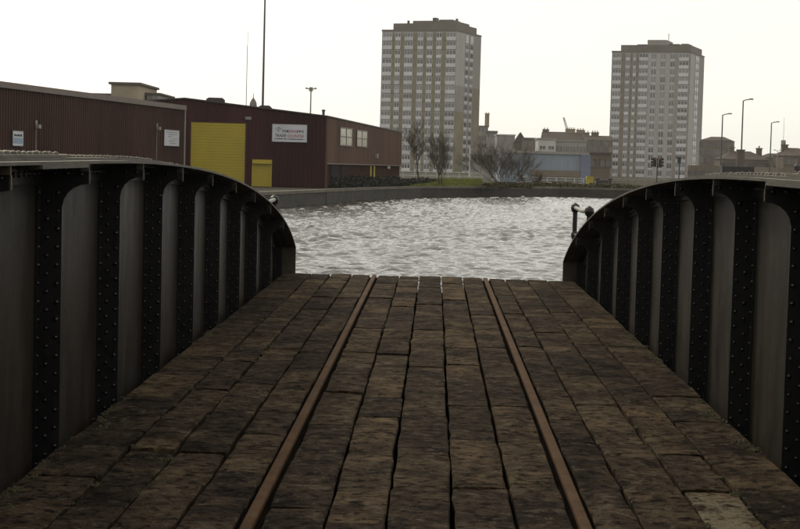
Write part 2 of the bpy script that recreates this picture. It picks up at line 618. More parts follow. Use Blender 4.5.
def girder(s, label):
    """s = side (-1 left, +1 right)"""
    def X_(h):
        return s * h

    def topz(y):
        return arch(y, s)
    # flange plate following the arched top, plus end plate
    fl = MB()
    ysamp = curve_pts()
    prof = [(y, topz(y)) for y in ysamp] + [(Y1 + 0.005, 0.06), (Y1 + 0.008, -0.45)]
    nrm = []
    for i in range(len(prof)):
        a, b_ = prof[max(0, i - 1)], prof[min(len(prof) - 1, i + 1)]
        d = Vector((b_[0] - a[0], b_[1] - a[1])).normalized()
        nrm.append((-d.y, d.x))
    T = 0.015

    def strip(m, h0, h1, off0, off1, rng_):
        base = len(m.v)
        for i in rng_:
            (y, z), (ny_, nz_) = prof[i], nrm[i]
            for h, o in ((h0, off0), (h1, off0), (h1, off1), (h0, off1)):
                m.v.append((X_(h), y + ny_ * o, z + nz_ * o))
        k = len(list(rng_))
        for i in range(k - 1):
            for j in range(4):
                j2 = (j + 1) % 4
                m.f.append((base + i * 4 + j, base + i * 4 + j2, base + (i + 1) * 4 + j2, base + (i + 1) * 4 + j))
        m.f.append((base, base + 1, base + 2, base + 3))
        m.f.append(tuple(base + (k - 1) * 4 + j for j in (3, 2, 1, 0)))
    allr = range(len(prof))
    strip(fl, FLI, FLO, -T, 0.0, allr)
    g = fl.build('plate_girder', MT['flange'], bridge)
    g['label'] = label
    # angle irons under the plate (the two legs of the T)
    fl = MB()
    strip(fl, WEB - 0.105, WEB - 0.012, -T - 0.014, -T - 0.002, allr)
    strip(fl, WEB + 0.012, WEB + 0.105, -T - 0.014, -T - 0.002, allr)
    strip(fl, WEB - 0.024, WEB - 0.0125, -T - 0.105, -T - 0.0145, allr)
    strip(fl, WEB + 0.0125, WEB + 0.024, -T - 0.105, -T - 0.0145, allr)
    fl.build('flange_angle', MT['iron'], g)
    # cover plates in steps towards mid span
    for ybeg, yend, lo, hi, ih, oh in ((7.5, 8.5, -T - 0.018, -T - 0.001, FLI - 0.012, FLI + 0.155), (-99, 11.3, 0.001, 0.014, FLI + 0.075, FLO - 0.075), (-99, 8.5, 0.015, 0.028, FLI + 0.085, FLO - 0.085)):
        m = MB()
        lo_y, hi_y = max(ybeg, Y0), yend
        keep = [(lo_y, topz(lo_y))] + [p for p in prof[:-2] if lo_y < p[0] < hi_y] + [(hi_y, topz(hi_y))]
        sv_p, sv_n = prof[:], nrm[:]
        prof[:] = keep
        nrm[:] = [(0.0, 1.0)] * len(keep)
        strip(m, ih, oh, lo, hi, range(len(keep)))
        prof[:], nrm[:] = sv_p, sv_n
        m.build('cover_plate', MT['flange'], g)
    # stiffeners
    ystf = [0.62 + 1.606 * k for k in range(-3, 13)]
    ystf = [y for y in ystf if Y0 + 0.1 < y < Y1 - 0.25]
    rv = MB()
    fr = MB()
    for y in ystf:
        zt = topz(y) - T - 0.004
        slope_in = (topz(y + 0.01) - topz(y)) / 0.01
        st = MB()
        rad = min(0.115, zt * 0.3)
        zc = max(0.10, zt - (0.10 if y < 9 else 0.075))
        for side in (-1, 1):
            tip = WEB + side * (WEB - TIP)
            edge = WEB + side * (WEB - FLI - 0.015)
            pts = [(WEB + side * 0.007, BOT), (tip, BOT)]
            zs = zc - rad
            if zs < 0.05:
                zs = 0.05
            pts.append((tip, zs))
            for k in range(1, 6):
                a = k / 5 * math.pi / 2
                pts.append((tip + side * (abs(edge - tip)) * (1 - math.cos(a)), zs + (zc - zs) * math.sin(a)))
            pts += [(edge, zt), (WEB + side * 0.007, zt)]
            pts = [(X_(p[0]), p[1]) for p in pts]
            st.prism(pts, y - 0.007, y + 0.007, 'y')
            # angle irons joining the plate to the web, and a T edge
            for dy in (-1, 1):
                st.box(min(X_(WEB + side * 0.0075), X_(WEB + side * 0.018)), max(X_(WEB + side * 0.0075), X_(WEB + side * 0.018)), min(y + dy * 0.0075, y + dy * 0.085), max(y + dy * 0.0075, y + dy * 0.085), BOT, zt - 0.11)
                st.box(min(X_(WEB + side * 0.0185), X_(WEB + side * 0.085)), max(X_(WEB + side * 0.0185), X_(WEB + side * 0.085)), min(y + dy * 0.0075, y + dy * 0.018), max(y + dy * 0.0075, y + dy * 0.018), BOT, zt - 0.11)
            # tip angle
            a, b_ = X_(tip - side * 0.0), X_(tip - side * 0.045)
            st.box(min(a, b_), max(a, b_), y - 0.0165, y - 0.0075, BOT, zs)
        st.build('stiffener', MT['iron'], g)
        # small angle clip under the flange, with the gusset's skylit edge painted pale
        cl = MB()
        e = X_(FLI + 0.012)
        e2 = X_(FLI + 0.055)
        cl.box(min(e, e2), max(e, e2), y - 0.022, y - 0.0075, zt - 0.035, zt + 0.002)
        cl.box(X_(FLI + 0.0155) - 0.0035, X_(FLI + 0.0155) + 0.0035, y - 0.010, y + 0.010, zt - 0.095, zt - 0.036)
        cl.build('clip_and_lit_edge', MT['flange'], g)
        # rivets on the near face and on the web legs
        z = -0.14
        k = 0
        while z < zt - 0.15:
            rv.rivet((X_(WEB - 0.052), y - 0.018, z), (0, -1, 0), 0.0135)
            rv.rivet((X_(TIP + 0.024), y - 0.0165, z + 0.045), (0, -1, 0), 0.0135)
            rv.rivet((X_(WEB - 0.018), y - 0.052, z + 0.045), (-s, 0, 0), 0.0135)
            rv.rivet((X_(WEB - 0.018), y + 0.052, z + 0.045), (-s, 0, 0), 0.0135)
            if y > -1:
                rv.rivet((X_(WEB + 0.018), y - 0.052, z + 0.045), (s, 0, 0), 0.0135, 5)
            z += 0.093
            k += 1
        for z in (zt - 0.05,):
            for h in (0.055, 0.125, 0.195):
                rv.rivet((X_(FLI + h), y - 0.0075, z), (0, -1, 0), 0.014)
    # web panels, one per bay
    cuts = [Y0] + ystf + [Y1 - 0.03]
    for a, b_ in zip(cuts[:-1], cuts[1:]):
        m = MB()
        N = 6
        ya = a + 0.004
        yb = b_ - 0.004
        pts = [(ya, BOT), (yb, BOT)] + [(ya + (yb - ya) * (N - k) / N, max(0.02, topz(ya + (yb - ya) * (N - k) / N) - T - 0.003)) for k in range(N + 1)]
        m.prism(pts, X_(WEB) - 0.006, X_(WEB) + 0.006, 'x')
        m.build('web_panel', MT['web'], g)
    # bottom flange, below the deck
    m = MB()
    m.box(min(X_(WEB - 0.16), X_(WEB + 0.16)), max(X_(WEB - 0.16), X_(WEB + 0.16)), Y0, Y1 - 0.03, BOT - 0.025, BOT - 0.001)
    m.box(min(X_(WEB - 0.0065), X_(WEB - 0.018)), max(X_(WEB - 0.0065), X_(WEB - 0.018)), Y0, Y1 - 0.03, BOT, BOT + 0.10)
    m.build('bottom_flange', MT['iron'], g)
    # rivets along the top flange
    d = 0.0
    ycur = -1.0
    while ycur < Y1 - 0.2:
        z = topz(ycur)
        dz = (topz(ycur + 0.01) - topz(ycur - 0.01)) / 0.02
        nn = Vector((0, -dz, 1)).normalized()
        o = 0.0285 if ycur < 8.45 else (0.0145 if ycur < 11.25 else 0.0005)
        rr = 0.021 if ycur < 8.45 else 0.017
        for h in ((FLI + 0.125, FLI + 0.205, FLO - 0.205, FLO - 0.125) if ycur < 11.2 else (FLI + 0.10, FLO - 0.10)):
            fr.rivet(Vector((X_(h), ycur, z)) + nn * o, nn, rr)
        fr.rivet(Vector((X_(FLI + 0.09), ycur, z)) - nn * (T + (0.019 if 7.5 < ycur < 8.5 else 0.001)), -nn, 0.014, 5)
        # rivets of the flange angle on the web
        rv.rivet(Vector((X_(WEB - 0.0245), ycur, z)) - nn * (T + 0.055), (-s, 0, 0), 0.0155)
        ycur += 0.105 * nn.z if ycur < 19 else 0.06
    r1 = rv.build('rivets', MT['rivet'], g, smooth=True, fix=False)
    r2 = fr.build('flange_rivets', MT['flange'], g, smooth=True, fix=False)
    r1['kind'] = 'stuff'
    r2['kind'] = 'stuff'
    return g


girder(-1, 'shaded arched plate girder with black stiffeners beside the warehouse side')
girder(1, 'arched plate girder with paler web panels and glinting rivets')

# timbers of the deck, each a piece of its own
RC = 0.705                                       # rail centre from the track centre
RH = 0.0255
TC = 0.014
left_b = [-TIP + 0.006, -1.485, -1.24, -0.975, TC - RC - RH - 0.014]
mid_b = [TC - RC + RH + 0.022, TC - 0.388, TC - 0.133, TC + 0.146, TC + 0.413, TC + RC - RH - 0.022]
right_b = [TC + RC + RH + 0.014, 0.965, 1.245, 1.50, TIP - 0.006]
cols = [b for bs in (left_b, mid_b, right_b) for b in zip(bs[:-1], bs[1:])]


def timber_mesh(w, l, h):
    st = 6
    vs = []
    N = max(2, st)
    for i in range(N):
        y = l * i / (N - 1)
        ex = 0.0 if 0 < i < N - 1 else 0.003
        jl, jr = random.gauss(0, 0.0032), random.gauss(0, 0.0032)
        zl, zr, zm = random.gauss(-0.002, 0.002), random.gauss(-0.002, 0.002), random.gauss(0.0, 0.002)
        bv = random.uniform(0.005, 0.010)
        bv2 = random.uniform(0.005, 0.010)
        yy = y + (0.0 if 0 < i < N - 1 else random.uniform(-0.006, 0.006))
        vs += [(0.012 + jl * 0.5, yy, -h), (jl, yy, -bv * 1.1 - ex), (jl + bv, yy, zl - ex), (w / 2, yy, zm - ex), (w + jr - bv2, yy, zr - ex), (w + jr, yy, -bv2 * 1.1 - ex), (w - 0.012 + jr * 0.5, yy, -h)]
    fs = []
    for i in range(N - 1):
        for k in range(6):
            a = i * 7 + k
            fs.append((a, a + 1, a + 8, a + 7))
    fs.append(tuple(range(6, -1, -1)))
    fs.append(tuple(range((N - 1) * 7, N * 7)))
    return vs, fs


for ci, (xa, xb) in enumerate(cols):
    y = Y0 + random.uniform(-0.9, 0.0)
    while y < Y1 - 0.12:
        l = random.choice((0.8, 0.95, 1.05, 1.15, 1.3, 1.45)) if y > 5.0 else random.uniform(2.2, 2.9)
        yend = y + l
        if Y1 - yend < 0.55:
            yend = Y1 - 0.02 + random.uniform(-0.10, 0.06)
        gap = random.choice((0.006, 0.008, 0.012, 0.020))
        w = (xb - xa) - random.uniform(0.011, 0.020)
        ys_ = max(y, Y0)
        vs, fs = timber_mesh(w, yend - ys_ - gap, 0.14)
        m = MB()
        m.add(vs, fs)
        pale = (ci == 11 and ys_ < 7.7 < yend)
        o = m.build('timber', MT['timber_pale'] if pale else MT['timber'], bridge)
        o.location = (xa + random.uniform(0.005, 0.010), ys_, random.uniform(-0.007, 0.006))
        o.rotation_euler = (random.uniform(-0.003, 0.003), random.uniform(-0.012, 0.012), random.uniform(-0.0015, 0.0015))
        y = yend

# rails in their slots
for s in (-1, 1):
    m = MB()
    hw = RH
    prof_ = [(-hw, -0.14), (hw, -0.14), (hw, -0.002), (hw - 0.006, 0.004), (0, 0.0055), (-hw + 0.006, 0.004), (-hw, -0.002)]
    m.prism([(TC + s * RC + p[0], p[1]) for p in prof_], Y0, Y1 - 0.05, 'y')
    m.build('rail', MT['rail'], bridge)
for s in (-1, 1):
    for o_ in (-1, 1):
        m = MB()
        a, b_ = TC + s * RC + o_ * (RH + 0.001), TC + s * RC + o_ * (RH + 0.026)
        m.box(min(a, b_), max(a, b_), Y0, Y1 - 0.2, -0.12, -0.022)  # dark filler strip in the slot on each side of the rail
        m.build('slot_fill', MT['dark'], bridge)
# decking support under the timbers
m = MB()
m.box(-TIP + 0.03, TIP - 0.03, Y0, Y1 - 0.5, -0.205, -0.165)
for k in range(9):
    yy = Y0 + 1.0 + k * 3.1
    m.box(-WEB + 0.03, WEB - 0.03, yy - 0.1, yy + 0.1, -0.40, -0.206)
m.build('cross_bearers', MT['dark'], bridge)
# moss in the joints along the girders
m = MB()
for s in (-1, 1):
    for k in range(60):
        yy = random.uniform(6.8, 15)
        c = Vector((s * (TIP - 0.02 - abs(random.gauss(0, 0.05))), yy, 0.0))
        if random.random() < 0.3:
            c = Vector((s * random.choice((1.49, 1.24)) + random.uniform(-0.02, 0.02), yy, -0.006))
        r_ = random.uniform(0.012, 0.035)
        for j in range(22):
            m.rivet(c + Vector((random.uniform(-1, 1) * r_, random.gauss(0, 1.6) * r_, -0.003)), (random.uniform(-0.3, 0.3), random.uniform(-0.3, 0.3), 1), random.uniform(0.003, 0.009), 5)
o = m.build('moss', MT['moss'], bridge, fix=False)
o['kind'] = 'stuff'

# pier that carries the bridge
m = MB()
N = 28
m.prism([(3.1 * math.cos(2 * math.pi * k / N), 6.5 + 3.1 * math.sin(2 * math.pi * k / N)) for k in range(N)], -1.5, 0.55)
m.prism([(2.6 * math.cos(2 * math.pi * k / N), 6.5 + 2.6 * math.sin(2 * math.pi * k / N)) for k in range(N)], 0.551, 0.80)
tag(m.build('bridge_pier', MT['quay']), 'round masonry pivot pier under the iron bridge', 'pier')

# handrails on the two fender stages past the girder ends
for s, nm, xo in ((-1, 'iron handrail behind the girder on the warehouse side, only its end showing', -2.2), (1, 'black iron handrail with knobbed posts behind the end of the sunlit girder', 2.03)):
    hr = thing('handrail', nm, 'handrail', (xo, 23.9, 1.06))
    for k, yy in enumerate((0, -1.9)):
        p = MB()
        x_ = s * 0.0 + (0.0 if k == 0 else s * 0.02)
        p.tube([(x_, yy, 0.45), (x_, yy, 1.20)], 0.033, 10)
        p.tube([(x_, yy, 1.15), (x_, yy, 1.18), (x_, yy, 1.22), (x_, yy, 1.26), (x_, yy, 1.29)], [0.03, 0.055, 0.066, 0.055, 0.01], 10)
        p.tube([(x_, yy, 0.78), (x_, yy, 0.81), (x_, yy, 0.86), (x_, yy, 0.90)], [0.03, 0.05, 0.05, 0.03], 10)
        p.tube([(x_, yy, 0.40), (x_, yy, 0.46)], 0.11, 10)
        p.build('post', MT['iron'], hr, smooth=False)
    p = MB()
    p.tube([(0, 0.03, 1.225), (s * 0.01, -0.95, 1.20), (s * 0.02, -1.93, 1.225)], 0.028, 10)
    p.build('top_rail', MT['metal_grey'], hr)
    p = MB()
    p.tube([(0, 0.03, 0.85), (s * 0.02, -1.93, 0.85)], 0.02, 8)
    p.build('lower_rail', MT['iron'], hr)
    f = MB()
    xi = xo - s * 0.03
    for k in range(5):
        a = xi + s * (0.02 + 0.26 * k)
        b_ = a + s * 0.25
        f.box(min(a, b_), max(a, b_), 21.8, 24.2, 1.29, 1.457)
    f.box(min(xi + s * 0.1, xi + s * 1.2), max(xi + s * 0.1, xi + s * 1.2), 22.0, 22.3, -1.5, 1.289)
    f.box(min(xi + s * 0.1, xi + s * 1.2), max(xi + s * 0.1, xi + s * 1.2), 23.7, 24.0, -1.5, 1.289)
    tag(f.build('fender_stage', MT['timber']), 'low timber fender stage beside the girder end on the %s side' % ('warehouse' if s < 0 else 'tower block'), 'jetty')


# ------------------------------------------------------------------ buildings on the quay
class Frame:
    """a vertical wall plane: u runs along it, o stands out of it towards the viewer"""

    def __init__(s, P, Q, root):
        s.P = Vector((P[0], P[1], 0))
        d = Vector((Q[0] - P[0], Q[1] - P[1], 0))
        s.L = d.length
        s.d = d.normalized()
        s.n = Vector((s.d.y, -s.d.x, 0))
        s.root = Vector(root)

    def pt(s, u, o, z):
        return s.P + s.d * u + s.n * o + Vector((0, 0, z)) - s.root

    def hit(s, px, py):
        d = ray(px, py)
        C = Vector((0, 0, CAMZ))
        t = (s.P - C).dot(s.n) / d.dot(s.n)
        p = C + d * t
        return (p - s.P).dot(s.d), p.z

    def box(s, mb, u0, u1, o0, o1, z0, z1):
        vs = [s.pt(u, o, z) for z in (z0, z1) for (u, o) in ((u0, o0), (u1, o0), (u1, o1), (u0, o1))]
        mb.add(vs, [(0, 3, 2, 1), (4, 5, 6, 7), (0, 1, 5, 4), (1, 2, 6, 5), (2, 3, 7, 6), (3, 0, 4, 7)])

    def sheet(s, mb, u0, u1, z0, ztop, pitch=0.30, depth=0.045, base=0.0):
        """ribbed metal sheet; ztop is a function of u"""
        us = []
        u = u0
        while u < u1:
            for f_, o in ((0.0, 0.0), (0.55, 0.0), (0.65, 1.0), (0.90, 1.0)):
                x = u + f_ * pitch
                if x < u1:
                    us.append((x, o))
            u += pitch
        us.append((u1, 0.0))
        vs = []
        for x, o in us:
            vs.append(s.pt(x, base + o * depth, z0))
            vs.append(s.pt(x, base + o * depth, ztop(x)))
        fs = [(2 * i, 2 * i + 2, 2 * i + 3, 2 * i + 1) for i in range(len(us) - 1)]
        mb.add(vs, fs)


def lerp(a, b, t):
    return a + (b - a) * t


# --- long brown shed on the left
LA, LB = Vector((-26.2, 56.5, 0)), Vector((gx(183, 115), 115, 0))
root = Vector((LA.x, LA.y, GZ))
shed = thing('storage_shed', 'long dull brown ribbed metal shed behind the shaded girder, before the yellow doored warehouse', 'building', root)
fr = Frame(LA, LB, root)
zt = zz(183, 106, 115)
mb = MB()
fr.sheet(mb, 0, fr.L, GZ, lambda u: zt - 0.2, 0.34, 0.05)
mb.build('cladding', MT['clad_left'], shed, fix=False)
mb = MB()
fr.box(mb, 0, fr.L, -14, -0.02, GZ - 0.5, zt - 0.25)
mb.build('wall', MT['clad_left'], shed)
mb = MB()
vs = [fr.pt(u, o, z) for u in (-0.3, fr.L + 0.2) for (o, z) in ((0.12, zt), (-7, zt + 0.75), (-14.2, zt), (-14.2, zt - 0.2), (0.12, zt - 0.2))]
mb.add(vs, [(0, 1, 6, 5), (1, 2, 7, 6), (2, 3, 8, 7), (3, 4, 9, 8), (4, 0, 5, 9), (4, 3, 2, 1, 0), (5, 6, 7, 8, 9)])
mb.build('roof', MT['trim_brown'], shed)
mb = MB()
fr.box(mb, -0.2, fr.L + 0.1, 0.122, 0.16, zt - 0.28, zt + 0.03)
mb.build('fascia', MT['trim_brown'], shed)
mb = MB()
fr.box(mb, fr.L - 0.06, fr.L + 0.10, 0.055, 0.115, GZ, zt - 0.21)
mb.build('corner_trim', MT['metal_grey'], shed)
for px, py in ((35, 126), (156, 128)):
    u, z = fr.hit(px, py)
    mb = MB()
    fr.box(mb, u - 0.09, u + 0.09, 0.051, 0.09, z - 0.05, z + 0.30)
    fr.box(mb, u - 0.14, u + 0.14, 0.091, 0.30, z - 0.12, z + 0.08)
    fr.box(mb, u - 0.02, u + 0.02, 0.052, 0.085, GZ + 0.4, z - 0.06)
    mb.build('wall_lamp', MT['metal_grey'], shed)
u, z = fr.hit(6, 82)
mb = MB()
c = fr.pt(u, -1.5, zt + 0.05)
mb.tube([c, c + Vector((0, 0, 0.75))], 0.09, 8)
mb.tube([c + Vector((0, 0, 0.70)), c + Vector((0, 0, 0.85)), c + Vector((0, 0, 0.95))], [0.15, 0.15, 0.05], 8)
mb.build('flue', MT['metal_dark'], shed)


def text_lines(lines, name, parent, fr_, u0, ztop_, o):
    """lines: (text, u offset, z offset down, height, material, width or None)"""
    for txt, du, dz, h, mat, wid in lines:
        cu = bpy.data.curves.new('lettering', 'FONT')
        cu.body = txt
        cu.size = h / 0.73
        cu.extrude = 0.006
        cu.offset = 0.012 * h
        cu.resolution_u = 2
        ob = bpy.data.objects.new('tmp_text', cu)
        COL.objects.link(ob)
        dg = bpy.context.evaluated_depsgraph_get()
        dg.update()
        me = bpy.data.meshes.new_from_object(ob.evaluated_get(dg))
        bpy.data.objects.remove(ob)
        xs_ = [v.co.x for v in me.vertices]
        k = (wid / (max(xs_) - min(xs_))) if wid else 1.0
        x0_ = min(xs_)
        base = parent.location
        for v in me.vertices:
            x, y, zt_ = v.co
            p = fr_.P + fr_.d * (u0 + du + (x - x0_) * k) + fr_.n * (o + zt_) + Vector((0, 0, ztop_ - dz + y))
            v.co = p - base
        me.materials.clear()
        me.materials.append(mat)
        link('lettering', me, parent)


def board(name, label, fr_, pxs, mat, depth=0.06, off=0.06, group=None):
    x0_, y0_, x1_, y1_ = pxs
    u0, z1 = fr_.hit(x0_, y0_)
    u1, z0 = fr_.hit(x1_, y1_)
    _, z1b = fr_.hit(x1_, y0_ + (x1_ - x0_) * 0.026)
    c = fr_.P + fr_.d * u0 + fr_.n * off + Vector((0, 0, z0))
    t = thing(name, label, 'sign', c)
    f2 = Frame((fr_.P.x, fr_.P.y), (fr_.P.x + fr_.d.x, fr_.P.y + fr_.d.y), c)
    mb_ = MB()
    f2.box(mb_, u0, u1, off, off + depth, z0, z1)
    mb_.build('panel', mat, t)
    mb_ = MB()
    w = 0.035
    for a in ((u0 - w, u1 + w, z1, z1 + w), (u0 - w, u1 + w, z0 - w, z0), (u0 - w, u0, z0, z1), (u1, u1 + w, z0, z1)):
        f2.box(mb_, a[0], a[1], off, off + depth + 0.015, a[2], a[3])
    mb_.build('frame', MT['metal_dark'], t)
    return t, f2, u0, u1, z0, z1, off + depth


t, f2, u0, u1, z0, z1, o = board('notice_board', 'small white and blue notice on the long brown shed', fr, (10.6, 130.8, 21, 145.8), MT['signwhite'])
H, Wd = z1 - z0, u1 - u0
mb = MB()
f2.box(mb, u0 + 0.08 * Wd, u1 - 0.08 * Wd, o + 0.002, o + 0.008, z0 + 0.14 * H, z0 + 0.55 * H)
mb.build('blue_field', MT['signblue'], t)
mb = MB()
for k in range(5):
    ua = u0 + Wd * (0.14 + 0.15 * k)
    f2.box(mb, ua, ua + Wd * 0.11, o + 0.002, o + 0.008, z0 + 0.64 * H, z0 + (0.80 - 0.04 * (k % 2)) * H)
mb.build('print', MT['ink'], t)
t, f2, u0, u1, z0, z1, o = board('notice_board', 'square white notice with faded print at the end of the brown shed', fr, (162.6, 129.5, 177.3, 146.2), MT['signwhite'])
H, Wd = z1 - z0, u1 - u0
mb = MB()
for r_, (a, b_) in enumerate(((0.12, 0.90), (0.22, 0.85), (0.26, 0.45), (0.52, 0.82), (0.30, 0.72), (0.40, 0.78))):
    zc = z1 - H * (0.12 + 0.14 * r_)
    x = a
    while x < b_:
        w_ = random.uniform(0.03, 0.08)
        f2.box(mb, u0 + Wd * x, u0 + Wd * min(b_, x + w_), o + 0.002, o + 0.006, zc - 0.05 * H, zc)
        x += w_ + 0.02
mb.build('print', MT['inkgrey'], t)

# --- warehouse with the yellow doors
B = Vector((gx(325, 127), 127, 0))
A = Vector((B.x - 20.8, 124.2, 0))
C_ = Vector((gx(400, 158), 158, 0))
root = Vector((A.x, A.y, GZ))
wh = thing('warehouse', 'maroon metal clad warehouse with yellow roller door on the quay', 'building', root)
ff = Frame(A, B, root)
fs_ = Frame(B, C_, root)
zB = zz(325, 115.6, 127)
zC = zz(400, 132, 158)
mid = (A + B) / 2
zM = zz(183, 97.8, mid.y)


def gable(u):
    h = ff.L / 2
    return zB + (zM - zB) * (1 - abs(u - h) / h)


uD0, zD1 = ff.hit(191.3, 122.2)
uD1, _ = ff.hit(245.6, 124)
uE0, zE1 = ff.hit(252.3, 159.4)
uE1, _ = ff.hit(271.8, 160)
mb = MB()
ff.sheet(mb, 0, ff.L, GZ + 0.05, lambda u: gable(u) - 0.12, 0.30, 0.04)
mb.build('front_cladding', MT['clad_front'], wh, fix=False)
mb = MB()
zsp = zz(330, 163, 129)
fs_.sheet(mb, 0.05, fs_.L, zsp, lambda u: lerp(zB, zC, u / fs_.L) - 0.12, 0.55, 0.035, 0.10)
mb.build('side_cladding', MT['clad_side'], wh, fix=False)
# solid core
depth_v = (C_ - B)
Ab = A + depth_v
Mb = mid + depth_v
mb = MB()
e = 0.03
mb.add([Vector((p.x, p.y, z)) - root for p, z in ((A, GZ), (B, GZ), (C_, GZ), (Ab, GZ), (A, zB - 0.1), (B, zB - 0.1), (C_, zC - 0.1), (Ab, zC - 0.1), (mid, zM - 0.1), (Mb, zM - 0.3))],
       [(0, 3, 2, 1), (0, 1, 5, 8, 4), (1, 2, 6, 5), (2, 3, 7, 9, 6), (3, 0, 4, 7), (4, 8, 9, 7), (8, 5, 6, 9)])
for i_ in range(10):                     # pulled in a little behind the sheets
    v_ = Vector(mb.v[i_]) + root
    ctr = (A + C_) / 2
    d_ = Vector((ctr.x - v_.x, ctr.y - v_.y, 0)).normalized() * 0.06
    mb.v[i_] = tuple(Vector(mb.v[i_]) + d_)
mb.build('wall', MT['brick_low'], wh)
mb = MB()


def roofq(P0, P1, Q1, Q0, th=0.10):
    vs = [Vector(p) - root for p in (P0, P1, Q1, Q0)]
    vs += [v - Vector((0, 0, th)) for v in vs]
    mb.add(vs, [(0, 1, 2, 3), (7, 6, 5, 4), (0, 4, 5, 1), (1, 5, 6, 2), (2, 6, 7, 3), (3, 7, 4, 0)])


ov = ff.n * 0.14
ovs = fs_.n * 0.16
P = lambda v, z: Vector((v.x, v.y, z))
roofq(P(mid + ov, zM + 0.02), P(B + ov + ovs, zB), P(C_ + ovs, zC), P(Mb, zM - 0.2))
roofq(P(A + ov, zB), P(mid + ov, zM + 0.019), P(Mb, zM - 0.201), P(Ab, zC))
mb.build('roof', MT['trim_dark'], wh)
# corner trim, split line
mb = MB()
fs_.box(mb, -0.06, 0.10, 0.03, 0.15, GZ, zB - 0.13)
mb.build('corner_trim', MT['clad_side'], wh)
mb = MB()
fs_.box(mb, 0.12, fs_.L, 0.06, 0.17, zsp - 0.10, zsp - 0.002)
mb.build('drip_rail', MT['trim_brown'], wh)
# roller door: slats
door = MB()
ns = 22
for k in range(ns):
    za = GZ + 0.02 + (zD1 - GZ) * k / ns
    zb_ = GZ + 0.02 + (zD1 - GZ) * (k + 1) / ns - 0.012
    ff.box(door, uD0, uD1, 0.041, 0.075, za, zb_)
dr = door.build('roller_door', MT['yellow'], wh)
mb = MB()
w = 0.16
for a in ((uD0 - w, uD0 - 0.002, GZ, zD1 + w), (uD1 + 0.002, uD1 + w, GZ, zD1 + w), (uD0 - 0.002, uD1 + 0.002, zD1 + 0.02, zD1 + w)):
    ff.box(mb, a[0], a[1], 0.042, 0.11, a[2], a[3])
mb.build('door_frame', MT['clad_front'], dr)
door = MB()
for k in range(10):
    za = GZ + 0.03 + (zE1 - 0.35 - GZ) * k / 10
    zb_ = GZ + 0.03 + (zE1 - 0.35 - GZ) * (k + 1) / 10 - 0.01
    ff.box(door, uE0 + 0.06, uE1 - 0.06, 0.041, 0.07, za, zb_)
d2 = door.build('shutter_door', MT['yellow'], wh)
mb = MB()
ff.box(mb, uE0, uE1, 0.042, 0.30, zE1 - 0.31, zE1)
mb.build('shutter_box', MT['yellow2'], d2)
mb = MB()
for a, b_ in ((uE0 - 0.01, uE0 + 0.058), (uE1 - 0.058, uE1 + 0.01)):
    ff.box(mb, a, b_, 0.043, 0.13, GZ, zE1 - 0.312)
mb.build('door_frame', MT['yellow2'], d2)
u, z = ff.hit(248.3, 118.2)
mb = MB()
ff.box(mb, u - 0.22, u + 0.22, 0.041, 0.25, z - 0.10, z + 0.10)
mb.build('floodlight', MT['metal_grey'], wh)
# roof ventilators and flue
for pxa, pxb, ytop, dep in ((206, 225.5, 97, 4.0), (260, 274, 105, 4.0)):
    ua, _ = ff.hit(pxa, 110)
    ub, zt_ = ff.hit((pxa + pxb) / 2, ytop)
    ub, _ = ff.hit(pxb, 110)
    mb = MB()
    zb_ = min(gable(ua), gable(ub)) - 0.1
    zt_ = zt_ + 0.10
    vs = [ff.pt(u, o_, z) for (u, z) in ((ua, zb_), (ub, zb_), (ub, zt_ - 0.18), (ub - 0.2, zt_), (ua + 0.2, zt_), (ua, zt_ - 0.12)) for o_ in (-dep, -dep - 1.2)]
    mb.add(vs, [(0, 2, 4, 6, 8, 10), (11, 9, 7, 5, 3, 1)] + [(2 * i, 2 * i + 1, 2 * ((i + 1) % 6) + 1, 2 * ((i + 1) % 6)) for i in range(6)])
    mb.build('roof_ventilator', MT['trim_dark'], wh)
u, z = fs_.hit(330, 111)
mb = MB()
c = fs_.pt(u, -0.5, lerp(zB, zC, u / fs_.L))
mb.tube([c, c + Vector((0, 0, 0.42))], 0.10, 8)
mb.tube([c + Vector((0, 0, 0.38)), c + Vector((0, 0, 0.5))], 0.14, 8)
mb.build('flue', MT['metal_dark'], wh)


def wh_window(px0, py0, px1, py1, mat, nv, nh):
    u0, z1 = fs_.hit(px0, py0)
    u1, z0 = fs_.hit(px1, py1)
    mb = MB()
    o0, o1 = 0.137, 0.19
    w = 0.09
    for a in ((u0 - w, u1 + w, z1, z1 + w), (u0 - w, u1 + w, z0 - w, z0), (u0 - w, u0, z0, z1), (u1, u1 + w, z0, z1)):
        fs_.box(mb, a[0], a[1], o0, o1, a[2], a[3])
    for k in range(1, nv):
        uc = lerp(u0, u1, k / nv)
        fs_.box(mb, uc - 0.04, uc + 0.04, o0 + 0.02, o1 - 0.005, z0, z1)
    for k in range(1, nh):
        zc = lerp(z0, z1, k / nh)
        fs_.box(mb, u0, u1, o0 + 0.021, o1 - 0.006, zc - 0.03, zc + 0.03)
    wobj = mb.build('window', MT['trim_brown'], wh)
    mb = MB()
    fs_.box(mb, u0, u1, o0 + 0.001, o0 + 0.018, z0, z1)
    mb.build('pane', mat, wobj)


